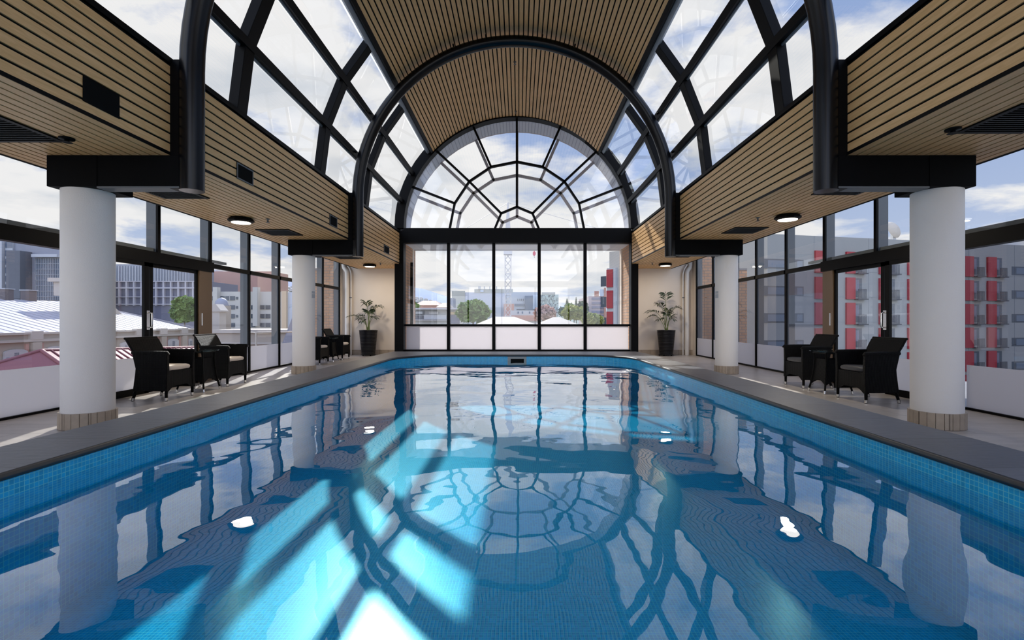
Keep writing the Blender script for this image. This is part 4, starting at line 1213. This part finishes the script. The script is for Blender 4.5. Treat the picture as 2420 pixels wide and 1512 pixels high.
fq, rq, zq = block('low_white_building', 'low white building with a red brick base below the campus building', 'building', at(1206, 0, 110)[:2], at(1272, 0, 110)[:2], 8, 733.5, 'win_white')
bx(fq, rq, 1206, 1272, 745, 758, 'red_base', 'red_strip', .4)
for px in (1223, 1233, 1250): bx(fq, rq, px, px + 3, 736, 741, 'small_window', 'win_blue', .1)
fs, rs_, zs_ = block('banded_office_block', 'pinkish office block with dark horizontal window bands near the hotel wing', 'building', at(1391, 0, 120)[:2], at(1431, 0, 120)[:2], 20, 699.5, 'office_pink')
for k in range(5): bx(fs, rs_, 1398.5, 1427, 703 + 10.3 * k, 708.5 + 10.3 * k, 'window_band', 'office_band', .15)
bx(fs, rs_, 1404.5, 1415, 688, 700, 'roof_plant', 'red_strip', .0 + .2); bx(fs, rs_, 1417.5, 1427, 683.5, 700, 'roof_tank', 'pale_blue_wall', .2)
bx(fs, rs_, 1427, 1431.5, 680, 757, 'dark_red_fin', 'red_strip', .5)
# grey flat roofed pavilion left
fg_, rg, zg = block('flat_roofed_building', 'grey flat-roofed building with metal cladding left of the round tree', 'building', at(960, 0, 60)[:2], at(1097, 0, 60)[:2], 8, 731, 'steel_grey')
bx(fg_, rg, 958, 1099, 728, 731.5, 'roof_slab', 'metal_roof', 1.2)
w_ = bx(fg_, rg, 981, 1003, 734, 744, 'window', 'win_dark', .1); bx(fg_, rg, 983, 999, 736, 741.5, 'pane', 'pale_blue_wall', .15, w_)
bx(fg_, rg, 1003, 1056, 744, 754, 'pale_cladding', 'pale_clad', .3); bx(fg_, rg, 1014, 1036, 736, 743, 'louvre', 'pale_clad', .2)
bx(fg_, rg, 981, 1003, 746, 754, 'dark_cladding', 'dark_grey', .2); bx(fg_, rg, 1063, 1079, 737, 743, 'lit_window', 'tan', .2)
bx(fg_, rg, 1062, 1087, 744, 765, 'lower_glass', 'win_purple', .15); bx(fg_, rg, 1088, 1094, 735, 765, 'white_pier', 'win_white', .6)
bx(fg_, rg, 958, 1062, 755, 757, 'lower_ledge', 'metal_roof', .8)
for (x0, x1, y0, y1, m_, nm, lb, dd) in ((975, 1040, 709, 721, 'roof_pink', 'house', 'pinkish hip roofed house farthest left in the end window', 95), (1030, 1062, 714, 726, 'roof_pale', 'house', 'pale hip roofed house left of the dark tower', 85)):
    a, c = at(x0, y1, dd), at(x1, y1, dd); zt_ = at(0, y0, dd).z
    r_ = empty(nm, (a.x, a.y, 0), 0, lb, 'house', 'hip roofed houses'); L_ = c.x - a.x
    MB().box(.3, L_ - .3, .3, 6, GZ, a.z).build('wall', 'pink_brick', r_)
    b = MB(); b.add([(0, 0, a.z), (L_, 0, a.z), (L_, 7, a.z), (0, 7, a.z), (L_ * .25, 3.5, zt_), (L_ * .75, 3.5, zt_)], [(0, 1, 5, 4), (1, 2, 5), (2, 3, 4, 5), (3, 0, 4)]); b.build('roof', m_, r_)
ft, rt, zt3 = block('dark_tower', 'narrow dark blue-grey tower left of the factory building', 'building', at(1063, 0, 120)[:2], at(1071, 0, 120)[:2], 5, 704, 'grey_block')
# near pale roofs at the bottom of the end window
for (xl, xr, xt0, xt1, yb_, yt_, dd, lb) in ((1120, 1272, 1168, 1215, 768, 748, 42, 'pale hip roof at the foot of the crane'), (1272, 1372, 1308, 1322, 768, 749, 44, 'pale pointed hip roof below the yellow-green tree')):
    a, c = at(xl, yb_, dd), at(xr, yb_, dd); r_ = empty('hip_roof', (a.x, a.y, 0), 0, lb, 'roof', 'pale roofs below the end window'); L_ = c.x - a.x
    zt_ = at(0, yt_, dd + 4).z; u0 = (at(xt0, 0, dd + 4).x - a.x); u1 = (at(xt1, 0, dd + 4).x - a.x)
    b = MB(); b.add([(0, 0, a.z), (L_, 0, a.z), (L_, 8, a.z), (0, 8, a.z), (u0, 4, zt_), (u1, 4, zt_)], [(0, 1, 5, 4), (1, 2, 5), (2, 3, 4, 5), (3, 0, 4)]); b.build('roof', 'roof_pale', r_)
    MB().box(.2, L_ - .2, .2, 7.8, GZ, a.z).build('wall', 'cream_wall', r_)

# ---------- tower crane
cy = 75; cb = at(1200.5, 0, cy); cx_ = cb.x; hw = .44
cr = empty('tower_crane', (cx_, cy, 0), label='white lattice tower crane mast in the middle of the end window', cat='crane')
z0_, z1_ = GZ, at(0, 583, cy).z
b = MB()
for sx in (-1, 1):
    for sy in (-1, 1): b.tube([(sx * hw, sy * hw, z0_), (sx * hw, sy * hw, z1_)], .055, 6)
sp = 1.05; z = z0_; k = 0
while z < z1_ - sp:
    for sy in (-1, 1):
        b.tube([(-hw, sy * hw, z), (hw, sy * hw, z + sp)], .03, 5, cap=False); b.tube([(hw, sy * hw, z), (-hw, sy * hw, z + sp)], .03, 5, cap=False)
        b.tube([(sy * hw, -hw, z), (sy * hw, hw, z + sp)], .03, 5, cap=False)
        if k % 3 == 0: b.tube([(-hw - .05, sy * hw, z), (hw + .05, sy * hw, z)], .05, 5, cap=False)
    z += sp; k += 1
b.build('mast', 'crane_white', cr)
zc1 = at(0, 590, cy).z
b = MB(); b.box(-.62, .62, -.62, .62, zc1 - .75, zc1); b.build('slewing_unit', 'crane_white', cr)
b = MB(); b.box(.5, 1.15, -.5, .3, zc1 - .1, zc1 + .9); cab = b.build('cab', 'crane_white', cr); MB().box(.55, 1.1, -.52, -.5, zc1 + .2, zc1 + .8).build('cab_glass', 'win_blue', cab)
b = MB(); jl = 26
b.prism([(-.6, zc1), (.6, zc1), (.1, zc1 + 7), (-.1, zc1 + 7)], -.1, .1); b.build('tower_head', 'crane_white', cr)
b = MB()
for sy in (-.4, .4): b.tube([(.6, sy, zc1 + 1.4), (jl, sy, zc1 + 1.4)], .06, 5)
b.tube([(.6, 0, zc1 + 2.4), (jl, 0, zc1 + 2.4)], .07, 5)
for k in range(25):
    x = .6 + k; b.tube([(x, -.4, zc1 + 1.4), (x + .5, 0, zc1 + 2.4), (x + 1, -.4, zc1 + 1.4)], .03, 4, cap=False)
for sy in (-.4, .4): b.tube([(-9, sy, zc1 + 1.4), (-.6, sy, zc1 + 1.4)], .07, 5)
b.tube([(0, 0, zc1 + 7), (16, 0, zc1 + 2.4)], .03, 4); b.tube([(0, 0, zc1 + 7), (-9, 0, zc1 + 1.5)], .03, 4)
b.build('jib', 'crane_white', cr)
MB().box(-9.2, -7.4, -.6, .6, at(0, 586, cy).z, zc1 + 1.3).build('counterweight', 'tan', cr)
hk = at(1262.5, 599, cy); hx = hk.x - cx_
hkz = hk.z
b = MB(); b.tube([(hx, 0, hkz + .3), (hx, 0, zc1 + 1.4)], .012, 4); hb = b.build('hoist_rope', 'rail_dark', cr)
b = MB(); b.prism([(hx - .22, hkz - .1), (hx - .1, hkz - .32), (hx + .1, hkz - .32), (hx + .22, hkz - .1), (hx + .2, hkz + .2), (hx + .08, hkz + .25), (hx + .07, hkz + .42), (hx - .07, hkz + .42), (hx - .08, hkz + .25), (hx - .2, hkz + .2)], -.12, .12)
hb2 = b.build('hook_block', 'crane_red', cr); MB().tube([(hx, 0, hkz - .32), (hx, 0, hkz - .55), (hx + .08, 0, hkz - .62)], .03, 6).build('hook', 'rail_dark', hb2)

# ---------- trees
def leafball(b, c, r, rnd, n=60, flat=.8):
    for k in range(n):
        a = rnd.uniform(0, 2 * PI); u = rnd.uniform(-.8, 1); q = math.sqrt(max(0, 1 - u * u))
        rr_ = r * rnd.uniform(.72, 1.05)
        p = Vector(c) + Vector((q * math.cos(a) * rr_, q * math.sin(a) * rr_, u * rr_ * flat)); s = r * rnd.uniform(.14, .28)
        e1 = Vector((rnd.uniform(-1, 1), rnd.uniform(-1, 1), rnd.uniform(-.3, .8))).normalized() * s
        e2 = Vector((rnd.uniform(-1, 1), rnd.uniform(-1, 1), rnd.uniform(-1, 1))).normalized() * s * .8
        b.add([p - e1, p + e2, p + e1, p - e2], [(0, 1, 2, 3)])
        b.add([p - e1 * .8 + e2, p + e2 * .9 + e1 * .3, p + e1 - e2 * .6, p - e2], [(0, 1, 2, 3)])
def tree(px0, px1, pyt, pyb, y, mat, label, name='tree', seed=1, conifer=False, n=260):
    rnd = random.Random(seed)
    a = at(px0, pyb, y); c = at(px1, pyt, y); cxm = (a.x + c.x) / 2; W_ = (c.x - a.x) / 2; zt_ = c.z; zb1 = a.z; H_ = zt_ - zb1
    root = empty(name, (cxm, y, GZ), label=label, cat='tree', group='trees beyond the glass')
    MB().tube([(0, 0, 0), (.1, 0, (zb1 - GZ) * .6), (0, 0, zb1 - GZ + H_ * (.9 if conifer else .4))], [W_ * .10 + .12, W_ * .07 + .1, .05], 8).build('trunk', 'bark', root)
    b = MB()
    if conifer:
        for k in range(16):
            u = k / 15; rr_ = W_ * (1 - u) ** .8 + .1
            for j in range(10):
                a_ = rnd.uniform(0, 2 * PI); z_ = zb1 - GZ + H_ * u
                d = Vector((math.cos(a_), math.sin(a_), -.18)); sd_ = Vector((-math.sin(a_), math.cos(a_), 0)) * rr_ * .28
                p = Vector((0, 0, z_)); e = p + d * rr_ * rnd.uniform(.6, 1.1)
                b.add([p + sd_ * .3 + Vector((0, 0, .12)), p - sd_ * .3, e - sd_, e + sd_], [(0, 1, 2, 3)]); b.add([p + Vector((0, 0, H_ * .05)), p - Vector((0, 0, H_ * .03)), e], [(0, 1, 2)])
    else:
        zc_ = zb1 - GZ + H_ * .5
        nb = 16
        b.lathe([(W_ * .3, -H_ * .34), (W_ * .62, -H_ * .2), (W_ * .66, 0.05 * H_), (W_ * .5, H_ * .25), (W_ * .1, H_ * .36)], (0, 0, zc_), 14)
        for k in range(nb):
            a_ = rnd.uniform(0, 2 * PI); u = rnd.uniform(-.75, .75); q = math.sqrt(1 - u * u) * .62
            leafball(b, (math.cos(a_) * q * W_, math.sin(a_) * q * W_, zc_ + u * H_ * .40), W_ * .42, rnd, n // 10, H_ / (2 * W_) if W_ else 1)
        leafball(b, (0, 0, zc_), W_ * .95, rnd, n, min(1.4, H_ / (2 * W_)))
    cr_ = b.build('crown', mat, root, fix=False)
tree(1080, 1156, 711, 766, 52, 'tree_green', 'large round green tree standing left of the crane', 'broadleaf_tree', 2, n=700)
tree(1262, 1314, 722, 762, 75, 'tree_pink', 'pinkish blossoming tree right of the crane', 'blossom_tree', 3, n=500)
tree(1329, 1384, 722, 758, 85, 'tree_yellow', 'yellow-green bare-looking round tree right of centre', 'broadleaf_tree', 4, n=500)
tree(1374, 1426, 741, 772, 50, 'tree_yellow', 'low bright lime tree below the banded office', 'broadleaf_tree', 5, n=400)
tree(1319, 1338, 722, 752, 100, 'tree_dark', 'small dark green tree beside the patterned building', 'broadleaf_tree', 6, n=240)
tree(1332, 1364, 716, 748, 110, 'tree_green', 'mid green tree behind the yellow-green tree', 'broadleaf_tree', 7, n=240)
tree(1333, 1347, 705, 724, 130, 'tree_dark', 'dark conifer on the skyline, left one of two', 'conifer_tree', 8, True)
tree(1356, 1367, 702, 724, 130, 'tree_dark', 'tall thin conifer on the skyline, right one of two', 'conifer_tree', 9, True)
tree(1362, 1392, 710, 750, 118, 'tree_dark', 'dark tree beside the banded office block', 'broadleaf_tree', 10, n=240)
tree(408, 464, 699, 770, 70, 'tree_green', 'rounded sunlit tree behind the white roof of the old hall', 'broadleaf_tree', 11, n=500)
tree(968, 992, 715, 733, 70, 'tree_green', 'green tree tight against the left brick reveal', 'broadleaf_tree', 12, n=200)
# ---------- hills
def hill(name, label, y, prof, mat, z0=GZ):
    b = MB(); n = len(prof)
    top = [at(px, py, y) for px, py in prof]
    secs = []
    for dy, k in ((-y * .15, .0), (-y * .08, .55), (0, 1), (y * .1, 1.0)):
        secs.append([(p.x, p.y + dy, z0 + (p.z - z0) * k) for p in top])
    b.loft(secs, caps=False, close=False); o = b.build(name, mat, fix=False); tag(o, label, 'hill', 'hills on the horizon'); return o
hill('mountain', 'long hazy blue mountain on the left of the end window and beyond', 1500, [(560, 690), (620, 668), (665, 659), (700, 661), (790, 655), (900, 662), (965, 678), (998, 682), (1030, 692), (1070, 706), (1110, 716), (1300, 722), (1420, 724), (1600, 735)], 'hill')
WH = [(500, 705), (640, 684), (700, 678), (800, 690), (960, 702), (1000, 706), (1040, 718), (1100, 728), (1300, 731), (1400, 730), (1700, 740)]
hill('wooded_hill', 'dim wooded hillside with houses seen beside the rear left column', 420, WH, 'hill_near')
rnd = random.Random(21)
for k in range(26):
    px = 661 + 11 * (k % 4) + 4 * (k // 4 % 2) if k < 14 else 986 + 11 * ((k - 14) % 6) + 5 * ((k - 14) // 6)
    kk = (.97 - .06 * (k // 4)) if k < 14 else (.97 - .07 * ((k - 14) // 6))
    for (xa, ya), (xb, yb) in zip(WH, WH[1:]):
        if xa <= px <= xb: pt_ = ya + (yb - ya) * (px - xa) / (xb - xa)
    top_ = at(px, pt_, 420); p = Vector((top_.x, 420 - 33.6 * (1 - kk) / .45, GZ + (top_.z - GZ) * kk + 1.2))
    if k == 0: o = MB().box(-1.3, 1.3, -1, 1, -1.2, .4).add([(-1.5, -1.2, .4), (1.5, -1.2, .4), (1.5, 1.2, .4), (-1.5, 1.2, .4), (0, -.6, 1.1), (0, .6, 1.1)], [(0, 1, 4), (1, 2, 5, 4), (2, 3, 5), (3, 0, 4, 5)]).build('hillside_house', 'win_white'); h0 = o
    else: o = h0.copy(); COL.objects.link(o)
    o.location = p
    tag(o, 'tiny white house scattered on the hillside behind the rear left column' if k < 14 else 'tiny white house on the hillside at the left of the end window', 'house', 'hillside houses by the column' if k < 14 else 'hillside houses in the end window')
